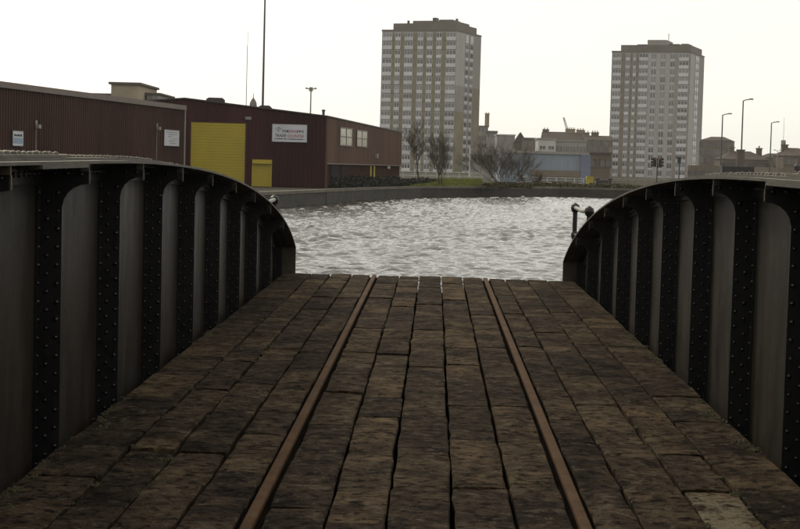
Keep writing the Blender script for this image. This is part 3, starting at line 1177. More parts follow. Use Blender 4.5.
wh_window(338.4, 128.0, 350.2, 145.6, MT['glass_lit'], 2, 2)
wh_window(355.2, 130.6, 365.2, 146.6, MT['glass_lit'], 2, 2)
for pa, pb in ((331, 338), (341.5, 345)):
    ua, _ = fs_.hit(pa, 170)
    ub, _ = fs_.hit(pb, 170)
    mb = MB()
    fs_.box(mb, ua, ub, -0.02, 0.02, GZ + 0.1, zsp - 0.12)
    mb.build('dark_doorway', MT['ink'], wh)
for pa, pb in ((370.0, 370.9), (373.4, 374.4)):
    ua, _ = fs_.hit(pa, 170)
    ub, _ = fs_.hit(pb, 170)
    mb = MB()
    fs_.box(mb, ua, ub, -0.02, 0.06, GZ + 0.1, zsp - 0.15)
    mb.build('door_frame', MT['yellow2'], wh)
u, z = fs_.hit(388, 167.3)
mb = MB()
fs_.box(mb, u - 0.35, u + 0.35, -0.03, 0.12, z - 0.12, z + 0.12)
mb.build('wall_lamp', MT['signwhite'], wh)
u, z = fs_.hit(374, 155)
mb = MB()
fs_.box(mb, u - 0.25, u + 0.25, 0.137, 0.35, z - 0.25, z + 0.12)
mb.build('wall_box', MT['metal_grey'], wh)

t, f2, u0, u1, z0, z1, o = board('trade_sign', 'white sign reading trade counter with a bird mark on the maroon wall', ff, (272.4, 124.0, 306.6, 142.4), MT['signwhite'], 0.06, 0.045)
H, Wd = z1 - z0, u1 - u0
text_lines([('THOMS', Wd * 0.28, H * 0.46, H * 0.16, MT['ink'], Wd * 0.20),
            ('ONSA', Wd * 0.49, H * 0.46, H * 0.16, MT['inkred'], Wd * 0.21),
            ('PPS', Wd * 0.71, H * 0.47, H * 0.16, MT['ink'], Wd * 0.20),
            ('TRADE', Wd * 0.08, H * 0.73, H * 0.17, MT['ink'], Wd * 0.32),
            ('COUNTER', Wd * 0.44, H * 0.74, H * 0.17, MT['inkred'], Wd * 0.48)], 'lettering', t, f2, u0, z1, o + 0.004)
mb = MB()      # thin line of small print
x = 0.07
while x < 0.93:
    w_ = random.uniform(0.015, 0.035)
    f2.box(mb, u0 + Wd * x, u0 + Wd * (x + w_), o + 0.002, o + 0.007, z1 - H * 0.87, z1 - H * 0.81)
    x += w_ + random.choice((0.008, 0.012, 0.03))
mb.build('small_print', MT['ink'], t)
mb = MB()      # bird-like mark
for a, b_, r_ in (((0.08, 0.30), (0.14, 0.20), 0.02), ((0.14, 0.20), (0.22, 0.18), 0.03), ((0.14, 0.34), (0.22, 0.26), 0.035), ((0.22, 0.18), (0.26, 0.30), 0.03), ((0.12, 0.40), (0.22, 0.40), 0.02)):
    pa = f2.pt(u0 + Wd * a[0], o + 0.006, z1 - H * a[1])
    pb = f2.pt(u0 + Wd * b_[0], o + 0.006, z1 - H * b_[1])
    mb.tube([pa, (pa + pb) / 2, pb], [0.01, r_ * 1.3, 0.01], 6)
mb.build('bird_mark', MT['inkgrey'], t)


# ------------------------------------------------------------------ tower blocks
def tower(label, loc, rz, Wt, Dt, ns, sh, front, side, infill, side_infill, roof):
    t = thing('tower_block', label, 'building', loc, rz, )
    Ht = ns * sh + 0.6
    m = MB()
    m.box(-Wt / 2, Wt / 2, 0, Dt, -1.0, Ht)
    m.build('wall', MT['conc'], t)
    m = MB()
    m.box(-Wt / 2 - 0.15, Wt / 2 + 0.15, -0.15, Dt + 0.15, Ht + 0.001, Ht + 0.45)
    m.build('parapet', MT['conc_dark'], t)
    for (u0, u1, z0f, z1f, mat) in infill:
        m = MB()
        m.box(-Wt / 2 + u0 * Wt, -Wt / 2 + u1 * Wt, -0.07, -0.002, z0f * Ht, z1f * Ht - 0.02)
        m.build('cladding_strip', MT[mat], t)
    for (u0, u1, z0f, z1f, mat) in side_infill:
        m = MB()
        m.box(Wt / 2 + 0.002, Wt / 2 + 0.07, u0 * Dt, u1 * Dt, z0f * Ht + 0.01, z1f * Ht - 0.02)
        m.build('cladding_strip', MT[mat], t)
    cache = {}

    def unit(w, nl, spandrel, wh_):
        key = (round(w, 2), nl, spandrel)
        if key in cache:
            return cache[key]
        f = MB()
        # spandrel panel (balcony front), frame bars and mullions
        hsp = sh * spandrel
        d = 0.30 if spandrel > 0.3 else 0.10
        f.box(-w / 2, w / 2, -d, -0.09, 0.06, hsp)
        zt_ = sh * 0.93
        b = 0.10
        f.box(-w / 2, -w / 2 + b, -0.16, -0.09, hsp + 0.001, zt_)
        f.box(w / 2 - b, w / 2, -0.16, -0.09, hsp + 0.001, zt_)
        f.box(-w / 2 + b, w / 2 - b, -0.16, -0.09, zt_ - 0.12, zt_)
        f.box(-w / 2 + b, w / 2 - b, -0.16, -0.09, hsp + 0.001, hsp + 0.10)
        for k in range(1, nl):
            x = -w / 2 + w * k / nl
            f.box(x - 0.07, x + 0.07, -0.155, -0.09, hsp + 0.101, zt_ - 0.121)
        g = MB()
        for k in range(nl):
            xa = -w / 2 + w * k / nl + 0.08
            xb = -w / 2 + w * (k + 1) / nl - 0.08
            g.box(xa, xb, -0.125, -0.10, hsp + 0.102, zt_ - 0.122)
        mf = bpy.data.meshes.new('window')
        mf.from_pydata(f.v, [], f.f)
        mf.materials.append(MT['pvc'])
        mg = bpy.data.meshes.new('pane')
        mg.from_pydata(g.v, [], g.f)
        mg.materials.append(MT['glass'])
        cache[key] = (mf, mg)
        return cache[key]
    for (u0, u1, nl, sp) in front:
        w = (u1 - u0) * Wt
        mf, mg = unit(w, nl, sp, 0)
        for k in range(ns):
            o = link('window', mf, t)
            o.location = (-Wt / 2 + (u0 + u1) / 2 * Wt, 0.0, 0.3 + k * sh)
            p = link('pane', mg, o)
    for (u0, u1, nl, sp) in side:
        w = (u1 - u0) * Dt
        mf, mg = unit(w, nl, sp, 0)
        for k in range(ns):
            o = link('window', mf, t)
            o.location = (Wt / 2, (u0 + u1) / 2 * Dt, 0.3 + k * sh)
            o.rotation_euler = (0, 0, R(90))
            p = link('pane', mg, o)
    for (x0, x1, y0, y1, z0, z1, nm, mat) in roof:
        m = MB()
        m.box(-Wt / 2 + x0 * Wt, -Wt / 2 + x1 * Wt, y0 * Dt, y1 * Dt, Ht + 0.46 + z0, Ht + 0.46 + z1)
        m.build(nm, MT[mat], t)
    return t


def cv(zx, a, b):
    return (zx - a) / (b - a)


Lf = lambda x: cv(x, 42, 465)
Ls = lambda x: cv(x, 465, 620)
cL = at(415.5, 170, 512)
roofL = [(0.12, 0.97, 0.08, 0.9, 0.0, 2.0, 'penthouse', 'conc_dark'), (0.34, 0.90, 0.2, 0.8, 2.001, 3.0, 'lift_house', 'conc_dark'),
         (0.57, 0.62, 0.3, 0.4, 3.001, 4.1, 'tank', 'metal_dark'), (0.66, 0.84, 0.3, 0.6, 3.001, 3.5, 'plant_box', 'metal_dark'), (0.88, 0.895, 0.3, 0.36, 3.001, 3.8, 'vent', 'metal_dark'),
         (0.30, 0.315, 0.1, 0.15, 2.001, 2.9, 'vent', 'metal_dark')]
tower('grey and olive tower block rising behind the two slim bare trees', (cL.x, 512, GZ - 0.2), R(-20), 23.8, 23.0, 16, 2.62,
      [(Lf(48), Lf(101), 3, 0.42), (Lf(120), Lf(150), 2, 0.40), (Lf(173), Lf(222), 3, 0.42), (Lf(248), Lf(281), 2, 0.36), (Lf(300), Lf(333), 2, 0.36), (Lf(354), Lf(384), 2, 0.36), (Lf(410), Lf(464), 3, 0.42)],
      [(Ls(520), Ls(540), 1, 0.30), (Ls(549), Ls(570), 1, 0.30)],
      [(Lf(101), Lf(119), 0, 0.98, 'olive'), (Lf(150), Lf(172), 0, 0.98, 'olive'), (Lf(223), Lf(247), 0, 0.985, 'olive'), (Lf(282), Lf(299), 0, 0.985, 'olive'), (Lf(334), Lf(353), 0, 0.985, 'olive'), (Lf(385), Lf(409), 0, 0.985, 'olive')],
      [(0.0, Ls(518), 0.62, 0.995, 'conc_pale'), (0.0, Ls(518), 0.44, 0.62, 'conc'), (0.0, Ls(518), 0, 0.44, 'olive'), (Ls(572), 1, 0.62, 0.995, 'conc'), (Ls(572), 1, 0.44, 0.62, 'brownpanel'), (Ls(572), 1, 0, 0.44, 'brownpanel')],
      roofL)
Rf = lambda x: cv(x, 70, 560)
Rs = lambda x: cv(x, 560, 680)
cR = at(647, 172, 582)
roofR = [(0.10, 0.985, 0.06, 0.9, 0.0, 2.1, 'penthouse', 'conc_dark'), (0.42, 0.66, 0.15, 0.6, 2.101, 4.0, 'lift_house', 'conc'), (0.67, 0.80, 0.3, 0.6, 2.101, 2.9, 'plant_box', 'metal_dark'),
         (0.28, 0.40, 0.2, 0.5, 2.101, 2.6, 'plant_box', 'metal_dark'), (0.84, 0.93, 0.2, 0.5, 2.101, 2.8, 'tank', 'conc_dark'), (0.655, 0.66, 0.3, 0.32, 4.001, 6.5, 'aerial', 'metal_dark')]
tower('pale grey tower block with a brown strip rising behind the traffic signals', (cR.x, 582, GZ - 0.2), R(-19), 27.0, 26.0, 16, 2.64,
      [(Rf(78), Rf(131), 3, 0.42), (Rf(158), Rf(186), 2, 0.38), (Rf(205), Rf(224), 1, 0.36), (Rf(243), Rf(299), 3, 0.42), (Rf(318), Rf(350), 2, 0.22), (Rf(376), Rf(408), 2, 0.22), (Rf(435), Rf(466), 2, 0.22), (Rf(490), Rf(551), 3, 0.42)],
      [(Rs(604), Rs(615), 1, 0.3), (Rs(619), Rs(630), 1, 0.3)],
      [(Rf(132), Rf(157), 0, 0.99, 'brownpanel'), (Rf(187), Rf(204), 0, 0.99, 'brownpanel'), (Rf(225), Rf(242), 0, 0.99, 'brownpanel'), (Rf(300), Rf(317), 0, 0.99, 'conc_pale'), (Rf(351), Rf(375), 0, 0.99, 'conc_pale'), (Rf(409), Rf(434), 0, 0.99, 'conc_pale'), (Rf(467), Rf(489), 0, 0.99, 'conc')],
      [(0.0, Rs(602), 0, 0.99, 'conc_pale'), (Rs(632), 1.0, 0, 0.99, 'conc')],
      roofR)


# ------------------------------------------------------------------ buildings between and beyond
def block(name, label, px0, px1, ytop, Y, dep, mat, rz=0.0, windows=None, roof=None, chimneys=(), wmat='winhole', group=None, base=None):
    """box building: front spans px0..px1 at distance Y, top at ytop (px) in the middle of the front"""
    xa, xb = gx(px0, Y), gx(px1, Y)
    w = xb - xa
    zt_ = zz((px0 + px1) / 2, ytop, Y)
    t = thing(name, label, 'building', ((xa + xb) / 2, Y, GZ), rz, group)
    h = zt_ - GZ
    m = MB()
    m.box(-w / 2, w / 2, 0, dep, -0.5, h)
    m.build('wall', MT[mat], t)
    if windows:
        nc, nr, ww, wh_, zlo, zhi = windows
        mf = MB()
        mf.box(-ww / 2 - 0.12, ww / 2 + 0.12, -0.10, -0.003, -0.16, -0.002)
        mf.box(-ww / 2 - 0.12, -ww / 2, -0.06, -0.003, 0, wh_)
        mf.box(ww / 2, ww / 2 + 0.12, -0.06, -0.003, 0, wh_)
        mf.box(-ww / 2 - 0.12, ww / 2 + 0.12, -0.06, -0.003, wh_ + 0.002, wh_ + 0.12)
        mf.box(-0.05, 0.05, -0.05, -0.003, 0, wh_)
        me1 = bpy.data.meshes.new('window')
        me1.from_pydata(mf.v, [], mf.f)
        me1.materials.append(MT[mat])
        mg = MB()
        mg.box(-ww / 2, ww / 2, -0.03, -0.002, 0, wh_)
        me2 = bpy.data.meshes.new('pane')
        me2.from_pydata(mg.v, [], mg.f)
        me2.materials.append(MT[wmat])
        for r_ in range(nr):
            for c_ in range(nc):
                o = link('window', me1, t)
                o.location = (-w / 2 + w * (c_ + 0.5) / nc, 0, lerp(zlo, zhi, r_ / max(1, nr - 1)) * h)
                link('pane', me2, o)
    if roof:
        kind, rh, rmat = roof
        m = MB()
        ovr = 0.25
        if kind == 'ridge':          # ridge along x
            m.add([(-w / 2 - ovr, -ovr, h + 0.01), (w / 2 + ovr, -ovr, h + 0.01), (w / 2 + ovr, dep + ovr, h + 0.01), (-w / 2 - ovr, dep + ovr, h + 0.01), (-w / 2 - ovr, dep / 2, h + rh), (w / 2 + ovr, dep / 2, h + rh)],
                  [(0, 1, 5, 4), (2, 3, 4, 5), (0, 4, 3), (1, 2, 5), (0, 3, 2, 1)])
        elif kind == 'hip':
            k = min(w * 0.3, dep * 0.4)
            m.add([(-w / 2 - ovr, -ovr, h + 0.01), (w / 2 + ovr, -ovr, h + 0.01), (w / 2 + ovr, dep + ovr, h + 0.01), (-w / 2 - ovr, dep + ovr, h + 0.01), (-w / 2 + k, dep / 2, h + rh), (w / 2 - k, dep / 2, h + rh)],
                  [(0, 1, 5, 4), (2, 3, 4, 5), (0, 4, 3), (1, 2, 5), (0, 3, 2, 1)])
        elif kind == 'gable':        # ridge along y
            m.add([(-w / 2 - ovr, -ovr, h + 0.01), (w / 2 + ovr, -ovr, h + 0.01), (w / 2 + ovr, dep + ovr, h + 0.01), (-w / 2 - ovr, dep + ovr, h + 0.01), (0, -ovr, h + rh), (0, dep + ovr, h + rh)],
                  [(0, 1, 4), (2, 3, 5), (0, 4, 5, 3), (1, 2, 5, 4), (0, 3, 2, 1)])
        else:                        # flat slab
            m.box(-w / 2 - ovr, w / 2 + ovr, -ovr, dep + ovr, h + 0.003, h + rh)
        ro = m.build('roof', MT[rmat], t)
        par = ro
        dy = dep / 2 if kind in ('ridge', 'hip') else dep * 0.3
    else:
        par, dy, rh = t, dep * 0.3, 0
    for (px, cw, ch, cmat) in chimneys:
        cx = gx(px, Y) - (xa + xb) / 2
        zb_ = h + (rh * 0.85 if roof else 0.0)
        m = MB()
        m.box(cx - cw / 2, cx + cw / 2, dy - 0.6, dy + 0.6, h + 0.02, zb_ + ch)
        m.box(cx - cw / 2 - 0.15, cx + cw / 2 + 0.15, dy - 0.7, dy + 0.7, zb_ + ch + 0.002, zb_ + ch + 0.25)
        npot = max(1, int(cw / 0.7))
        for k in range(npot):
            xx = cx - cw / 2 + cw * (k + 0.5) / npot
            m.tube([(xx, dy, zb_ + ch + 0.24), (xx, dy, zb_ + ch + 0.75)], 0.17, 6)
        m.build('chimney', MT[cmat], par)
    return t


# behind the left shed
block('plant_building', 'grey roofed low building whose top shows behind the brown shed', 60, 122, 93.0, 190, 20, 'roofgrey')
block('plant_building', 'beige box topped building standing above the brown shed roof', 110, 137.5, 84.6, 182, 12, 'beige', roof=('flat', 0.25, 'roofgrey'))
block('plant_building', 'small grey block with light panels beside the beige box', 137, 157.5, 94.5, 186, 10, 'render_grey', windows=(2, 1, 0.8, 0.8, 0.90, 0.90), roof=('flat', 0.2, 'roofgrey'))

# blue-grey shed and its neighbours on the far bank
Ysh = 236
t = block('sheet_shed', 'wide blue grey metal shed with a brown lower wall behind the leafless bush', 500, 589, 153.0, Ysh, 30, 'shed')
xa, xb = gx(500, Ysh), gx(589, Ysh)
wS = xb - xa
zlow = zz(545, 170, Ysh) - GZ
ztop_ = zz(545, 153, Ysh) - GZ
m = MB()
fsh = Frame((-wS / 2, 0), (wS / 2, 0), (0, 0, 0))
fsh.sheet(m, 0, wS, zlow, lambda u: ztop_ - 0.05, 0.6, 0.05, 0.02)
m.build('cladding', MT['shed'], t, fix=False)
m = MB()
m.box(-wS / 2, wS / 2, -0.25, -0.075, ztop_ - 0.12, ztop_ + 0.22)
m.build('gutter', MT['render_grey'], t)
m = MB()
m.box(wS / 2 - 1.2, wS / 2 + 0.15, -0.35, -0.08, 0.0, ztop_ - 0.13)
m.build('corner_panel', MT['shedtrim'], t)
m = MB()
m.box(gx(530, Ysh) - (xa + xb) / 2, wS / 2 - 1.25, -0.30, -0.01, 0.9, zlow - 0.01)
m.build('lower_wall', MT['stone'], t)
m = MB()
for k in range(9):
    x = gx(535, Ysh) - (xa + xb) / 2 + k * 0.85
    m.box(x, x + 0.65, -0.33, -0.02, 0.1, 0.86)
m.build('loading_bays', MT['winhole'], t)

block('grey_office_block', 'long low pale render building above the leafless bush', 470, 515, 148.0, 330, 12, 'render_grey', windows=(7, 1, 0.9, 1.0, 0.6, 0.6))
block('stepped_building', 'tall pale stepped old building with a slim stack beyond the bush', 477, 487, 127, 620, 14, 'render_grey', windows=(3, 3, 0.8, 1.4, 0.55, 0.9), roof=('flat', 0.5, 'roofgrey'), chimneys=((486, 1.6, 4.4, 'stone_pale'),))
block('stepped_building', 'lower grey step beside the old building with the stack', 486, 496, 133, 615, 14, 'render_grey', windows=(3, 2, 0.8, 1.4, 0.55, 0.9), roof=('flat', 0.8, 'stone_dark'))
block('white_gable_house', 'pale flat roofed block between the stepped building and the pointed roof', 496, 514, 135.5, 560, 16, 'render_grey', roof=('flat', 0.4, 'render_white'))
block('pointed_house', 'small dark house with a steep pointed roof beyond the bush', 513.5, 526, 143, 540, 8, 'stone_dark', roof=('gable', 3.4, 'slate'))
block('flat_house', 'brown flat topped house between the pointed roof and the white gable', 524, 543, 139.5, 500, 14, 'stone', windows=(4, 1, 0.9, 1.5, 0.8, 0.8), roof=('flat', 0.5, 'roofgrey'))
block('white_house', 'white rendered house above the blue grey shed', 537.5, 555, 139.5, 420, 12, 'render_white', windows=(2, 1, 1.3, 0.8, 0.74, 0.74), roof=('flat', 0.35, 'render_grey'))
block('long_grey_house', 'long pale grey block between the white house and the brown tenement', 555, 585.5, 141.5, 430, 12, 'render_grey', windows=(9, 1, 0.5, 2.2, 0.62, 0.62), roof=('flat', 0.4, 'render_grey'))
block('tenement', 'brown roofed tenement with yellowish chimneys over the pale grey block', 543, 586, 139.5, 560, 14, 'stone_dark', roof=('ridge', 2.6, 'slate'), chimneys=((546, 2.0, 0.9, 'stone_dark'), (571, 3.0, 1.2, 'stone_pale'), (581, 2.6, 1.0, 'stone_pale')))
block('tenement', 'dark sandstone tenement with small windows against the pale tower block', 584, 612, 140.5, 520, 14, 'stone', windows=(6, 4, 0.9, 1.7, 0.30, 0.86), roof=('ridge', 1.6, 'slate'), chimneys=((587, 2.0, 0.9, 'stone'), (596, 2.2, 1.0, 'stone_dark')))
block('brown_depot', 'brown brick depot at the end of the blue grey shed', 589, 610, 154, 300, 10, 'stone_dark', windows=(4, 1, 1.0, 1.1, 0.55, 0.55), roof=('flat', 0.3, 'slate'))

# right of the towers
block('tenement', 'big brown flat topped block standing behind the first street lamp', 699, 731, 140.5, 470, 16, 'stone', R(-12), windows=(9, 4, 1.1, 1.5, 0.25, 0.82), roof=('hip', 1.2, 'slate'))
block('tenement', 'low sandstone row behind the tall street lamp and grey cabinet', 722, 768, 159.5, 400, 12, 'stone_dark', windows=(13, 1, 1.0, 1.2, 0.6, 0.6), roof=('hip', 2.0, 'slate'), chimneys=((735, 1.2, 1.0, 'stone_dark'), (763, 1.2, 0.9, 'stone_dark')))
block('tenement', 'sandstone row with small windows beside the thin mast', 764, 792, 158, 430, 12, 'stone', windows=(9, 1, 0.9, 1.4, 0.55, 0.55), roof=('hip', 1.2, 'slate'))
block('tenement', 'dark roofed house at the end of the sandstone row', 783, 812, 156, 390, 12, 'stone_dark', windows=(8, 1, 0.8, 1.3, 0.70, 0.70), roof=('hip', 1.9, 'slate'), chimneys=((789, 1.3, 0.8, 'stone_dark'),))
block('brick_yard_wall', 'long low brown wall with piers below the sandstone row', 688, 830, 167, 330, 1.2, 'stone', windows=(18, 1, 1.6, 0.8, 0.45, 0.45))
block('tenement', 'dark distant block filling the gap beside the pale tower block', 590, 613, 151, 640, 12, 'stone_dark', windows=(5, 2, 0.8, 1.4, 0.5, 0.8))

# church dome far behind the warehouse
Yc = 800
xc = gx(252, Yc)
t = thing('church_dome', 'small distant church dome with a finial peeking over the warehouse roof', 'church', (xc, Yc, GZ))
zb_ = zz(252, 106, Yc) - GZ
k_ = Yc / FPX
m = MB()
m.tube([(0, 0, -0.5), (0, 0, zb_)], 3.2 * k_ * 1.2, 12)
m.build('drum', MT['stone'], t)
m = MB()
m.tube([(0, 0, zb_), (0, 0, zb_ + 2.5 * k_), (0, 0, zb_ + 4.5 * k_), (0, 0, zb_ + 6.5 * k_), (0, 0, zb_ + 8 * k_)], [3.6 * k_, 3.5 * k_, 2.8 * k_, 1.6 * k_, 0.6 * k_], 12)
m.build('dome', MT['slate'], t)
m = MB()
m.tube([(0, 0, zb_ + 8 * k_), (0, 0, zb_ + 13 * k_)], [0.5 * k_, 0.2 * k_], 6)
m.build('finial', MT['metal_dark'], t)


# ------------------------------------------------------------------ masts and lamps
def mast(name, label, px, ytop, Y, r0, r1, mat='metal_dark', tilt=0.0, steps=()):
    x = gx(px, Y)
    zt_ = zz(px, ytop, Y) - GZ
    t = thing(name, label, 'mast', (x, Y, GZ))
    m = MB()
    m.tube([(0, 0, -0.3), (tilt * zt_ * 0.5, 0, zt_ * 0.5), (tilt * zt_, 0, zt_)], [r0, (r0 + r1) / 2, r1], 8)
    m.build('pole', MT[mat], t)
    m = MB()
    m.tube([(0, 0, 0.0), (0, 0, 0.25)], r0 * 2.2, 10)
    m.build('base', MT[mat], t)
    return t, zt_


t, h = mast('tall_mast', 'tall tapering mast rising past the warehouse roof ventilator', 261.5, -14, 200, 0.17, 0.09)
t, h = mast('thin_aerial', 'thin wavering aerial beside the church dome', 245, 46, 215, 0.055, 0.035)
m = MB()
m.tube([(0, 0, h - 0.02), (0.1, 0, h + 2.2)], [0.03, 0.015], 5)
m.build('whip', MT['metal_grey'], t)
t, h = mast('slim_mast', 'slim far mast with a box over the sandstone row', 782, 150, 420, 0.10, 0.08)
m = MB()
m.box(-0.5, 0.5, -0.4, 0.4, h, h + 2.4)
m.build('equipment_box', MT['metal_grey'], t)
m = MB()
m.tube([(0, 0, h + 2.4), (0, 0, h + 8)], [0.06, 0.03], 5)
m.build('whip', MT['metal_grey'], t)


def street_lamp(label, px, ytop, Y, arms, reach, r=0.085, mat='metal_dark', group='street lamps beyond the dock'):
    x = gx(px, Y)
    h = zz(px, ytop, Y) - GZ
    t = thing('street_lamp', label, 'street lamp', (x, Y, GZ), 0, group)
    m = MB()
    m.tube([(0, 0, -0.3), (0, 0, 1.2), (0, 0, 1.25), (0, 0, h)], [r * 1.5, r * 1.5, r, r * 0.7], 8)
    m.build('pole', MT[mat], t)
    for a in arms:
        m = MB()
        m.tube([(0, 0, h - 0.05), (a * reach * 0.3, 0, h + 0.10), (a * reach * 0.7, 0, h + 0.16)], r * 0.55, 6)
        m.build('arm', MT[mat], t)
        m = MB()
        x0_, x1_ = a * reach * 0.6, a * reach
        m.prism([(x0_, -0.12), (x1_ * 0.95, -0.16), (x1_, 0), (x1_ * 0.95, 0.16), (x0_, 0.12)], h + 0.10, h + 0.26)
        m.build('lantern', MT['metal_grey'], t)
    return t


street_lamp('tall single arm street lamp above the grey cabinet', 740.5, 100.5, 197, (1,), 1.15, 0.10)
street_lamp('single arm street lamp in front of the big brown flat topped block', 720.5, 114.8, 232, (1,), 1.25, 0.11)
street_lamp('single arm street lamp in front of the sandstone row with the mast', 769.5, 122.8, 262, (1,), 1.2, 0.11)
t = street_lamp('twin headed lamp post standing behind the warehouse', 309.3, 90, 186, (-1, 1), 0.62, 0.10, 'metal_grey')
m = MB()
hh = zz(309.3, 90, 186) - GZ
m.box(-0.2, 0.2, -0.15, 0.15, hh - 0.15, hh + 0.30)
m.build('head_box', MT['metal_grey'], t)
street_lamp('short twin headed lamp in front of the sandstone row', 776.5, 151, 330, (-1, 1), 0.75, 0.08, 'metal_grey')

# traffic signals: pole with two heads side by side, each with three hooded lenses
Yt = 190
x = gx(657, Yt)
hT = zz(657, 157.5, Yt) - GZ
ts = thing('traffic_signal', 'black double traffic signal seen against the pale tower block', 'traffic light', (x, Yt, GZ))
m = MB()
m.tube([(0, 0, -0.2), (0, 0, hT - 0.1)], 0.06, 8)
m.build('pole', MT['black'], ts)
for sx in (-1, 1):
    m = MB()
    cx = sx * 0.27
    m.box(cx - 0.15, cx + 0.15, -0.14, 0.14, hT - 1.05, hT)
    hd = m.build('signal_head', MT['black'], ts)
    for k in range(3):
        zc = hT - 0.17 - 0.35 * k
        m = MB()
        # hood: half tube sticking out sideways and to the front
        m.tube([(cx + sx * 0.15, 0, zc + 0.03), (cx + sx * 0.42, 0, zc - 0.02)], [0.16, 0.13], 8)
        m.tube([(cx, -0.14, zc + 0.02), (cx, -0.36, zc - 0.01)], [0.14, 0.12], 8)
        m.build('hood', MT['black'], hd)
        m = MB()
        m.tube([(cx, -0.362, zc), (cx, -0.37, zc)], 0.09, 8)
        m.build('lens', MT['lampred'] if k == 0 else MT['ink'], hd)
x = gx(679, 200)
hP = zz(679, 157, 200) - GZ
t = thing('signal_pole', 'dark slim signal pole seen edge on beside the double traffic signal', 'traffic light', (x, 200, GZ))
m = MB()
m.tube([(0, 0, -0.2), (0, 0, hP - 0.5)], 0.07, 8)
m.build('pole', MT['black'], t)
m = MB()
m.box(-0.22, 0.16, -0.16, 0.16, hP - 0.75, hP)
m.box(-0.48, -0.221, -0.12, 0.12, hP - 0.12, hP - 0.02)
m.build('signal_head', MT['black'], t)

# cabinets and dark low structure by the road on the right
Yr = 194
for nm, lb, p0, p1, yt, mat, dp in (('roadside_cabinet', 'grey upright cabinet under the tall street lamp', 736.5, 744, 149.5, 'roofgrey', 0.6),):
    xa, xb = gx(p0, Yr), gx(p1, Yr)
    h = zz((p0 + p1) / 2, yt, Yr) - GZ
    t = thing(nm, lb, 'cabinet', ((xa + xb) / 2, Yr, GZ))
    m = MB()
    m.box(-(xb - xa) / 2, (xb - xa) / 2, 0, dp, 0, h - 0.1)
    m.build('body', MT[mat], t)
    m = MB()
    m.box(-(xb - xa) / 2 - 0.06, (xb - xa) / 2 + 0.06, -0.06, dp + 0.06, h - 0.099, h)
    m.build('lid', MT['metal_dark'], t)
    m = MB()
    m.box(-0.02, 0.02, -0.02, -0.001, 0.1, h - 0.12)
    m.build('door_joint', MT['metal_dark'], t)
xa, xb = gx(722, 191), gx(754, 191)
h = zz(738, 166.3, 191) - GZ
t = thing('dark_container', 'low black steel container under the grey cabinet', 'container', ((xa + xb) / 2, 191, GZ))
m = MB()
fsx = Frame((-(xb - xa) / 2, 0), ((xb - xa) / 2, 0), (0, 0, 0))
m.box(-(xb - xa) / 2, (xb - xa) / 2, 0.01, 1.6, 0.0, h - 0.1)
fsx.sheet(m, 0, xb - xa, 0.05, lambda u: h - 0.12, 0.25, 0.05)
m.build('body', MT['black'], t)
m = MB()
m.box(-(xb - xa) / 2 - 0.05, (xb - xa) / 2 + 0.05, -0.08, 1.65, h - 0.099, h)
m.build('lid', MT['metal_dark'], t)
Yq = 197
xq = gx(797, Yq)
t = thing('navigation_lamp', 'black lamp head on a post at the end of the sandstone row', 'lamp', (xq, Yq, GZ))
hq = zz(797, 163.5, Yq) - GZ
m = MB()
m.tube([(0, 0, -0.2), (0, 0, hq - 0.8)], 0.07, 8)
m.build('post', MT['black'], t)
m = MB()
m.tube([(0, 0, hq - 0.82), (0, 0, hq - 0.7), (0, 0, hq - 0.3), (0, 0, hq)], [0.15, 0.4, 0.42, 0.15], 10)
m.build('head', MT['black'], t)

# tower crane far off
Yk = 750
xk = gx(566, Yk)
t = thing('tower_crane', 'pale distant crane with raised jib beyond the tenement roofs', 'crane', (xk, Yk, GZ))
hk = zz(566, 130, Yk) - GZ
tip = Vector((gx(562, Yk) - xk, 0, zz(562, 117.5, Yk) - GZ))
m = MB()
m.tube([(0, 0, 0), (0, 0, hk)], 0.5, 4)
m.build('mast', MT['render_white'], t)
m = MB()
for o_ in (-0.4, 0.4):
    m.tube([(o_, 0, hk), tip + Vector((o_ * 0.6, 0, 0))], 0.16, 4)
for k in range(8):
    a = Vector((-0.4, 0, hk)).lerp(tip, k / 8)
    b_ = Vector((0.4, 0, hk)).lerp(tip, (k + 1) / 8)
    m.tube([a, b_], 0.10, 4)
m.build('jib', MT['render_white'], t)
m = MB()
m.box(-0.8, 0.8, -0.8, 0.8, hk - 1.2, hk + 0.6)
m.build('cab', MT['render_grey'], t)

# white railings on the far bank
def railing(label, px0, Y0_, px1, Y1_, h, npost, mat, nr=2, group=None, r=0.035):
    a = Vector((gx(px0, Y0_), Y0_, GZ))
    b_ = Vector((gx(px1, Y1_), Y1_, GZ))
    t = thing('railing', label, 'railing', a, 0, group)
    d = b_ - a
    for k in range(npost + 1):
        m = MB()
        p = d * (k / npost)
        m.box(p.x - r * 1.3, p.x + r * 1.3, p.y - r * 1.3, p.y + r * 1.3, -0.1, h)
        m.build('post', MT[mat], t)
    for k in range(nr):
        m = MB()
        z = h - 0.06 - k * (h - 0.15) / max(1, nr) * 0.95
        m.tube([Vector((0, 0, z)), d + Vector((0, 0, z))], r, 6)
        m.build('bar', MT[mat], t)
    return t


railing('white two bar railing in front of the blue grey shed', 520, 190, 584, 192, 1.0, 7, 'white_paint', 3, r=0.04)
railing('faded railing along the bank before the pale tower block', 594, 196, 690, 198, 0.95, 14, 'stone', 4, r=0.035)
railing('white railing on the grass before the grey and olive tower', 392, 214, 482, 216, 1.25, 8, 'white_paint', 2, r=0.04)
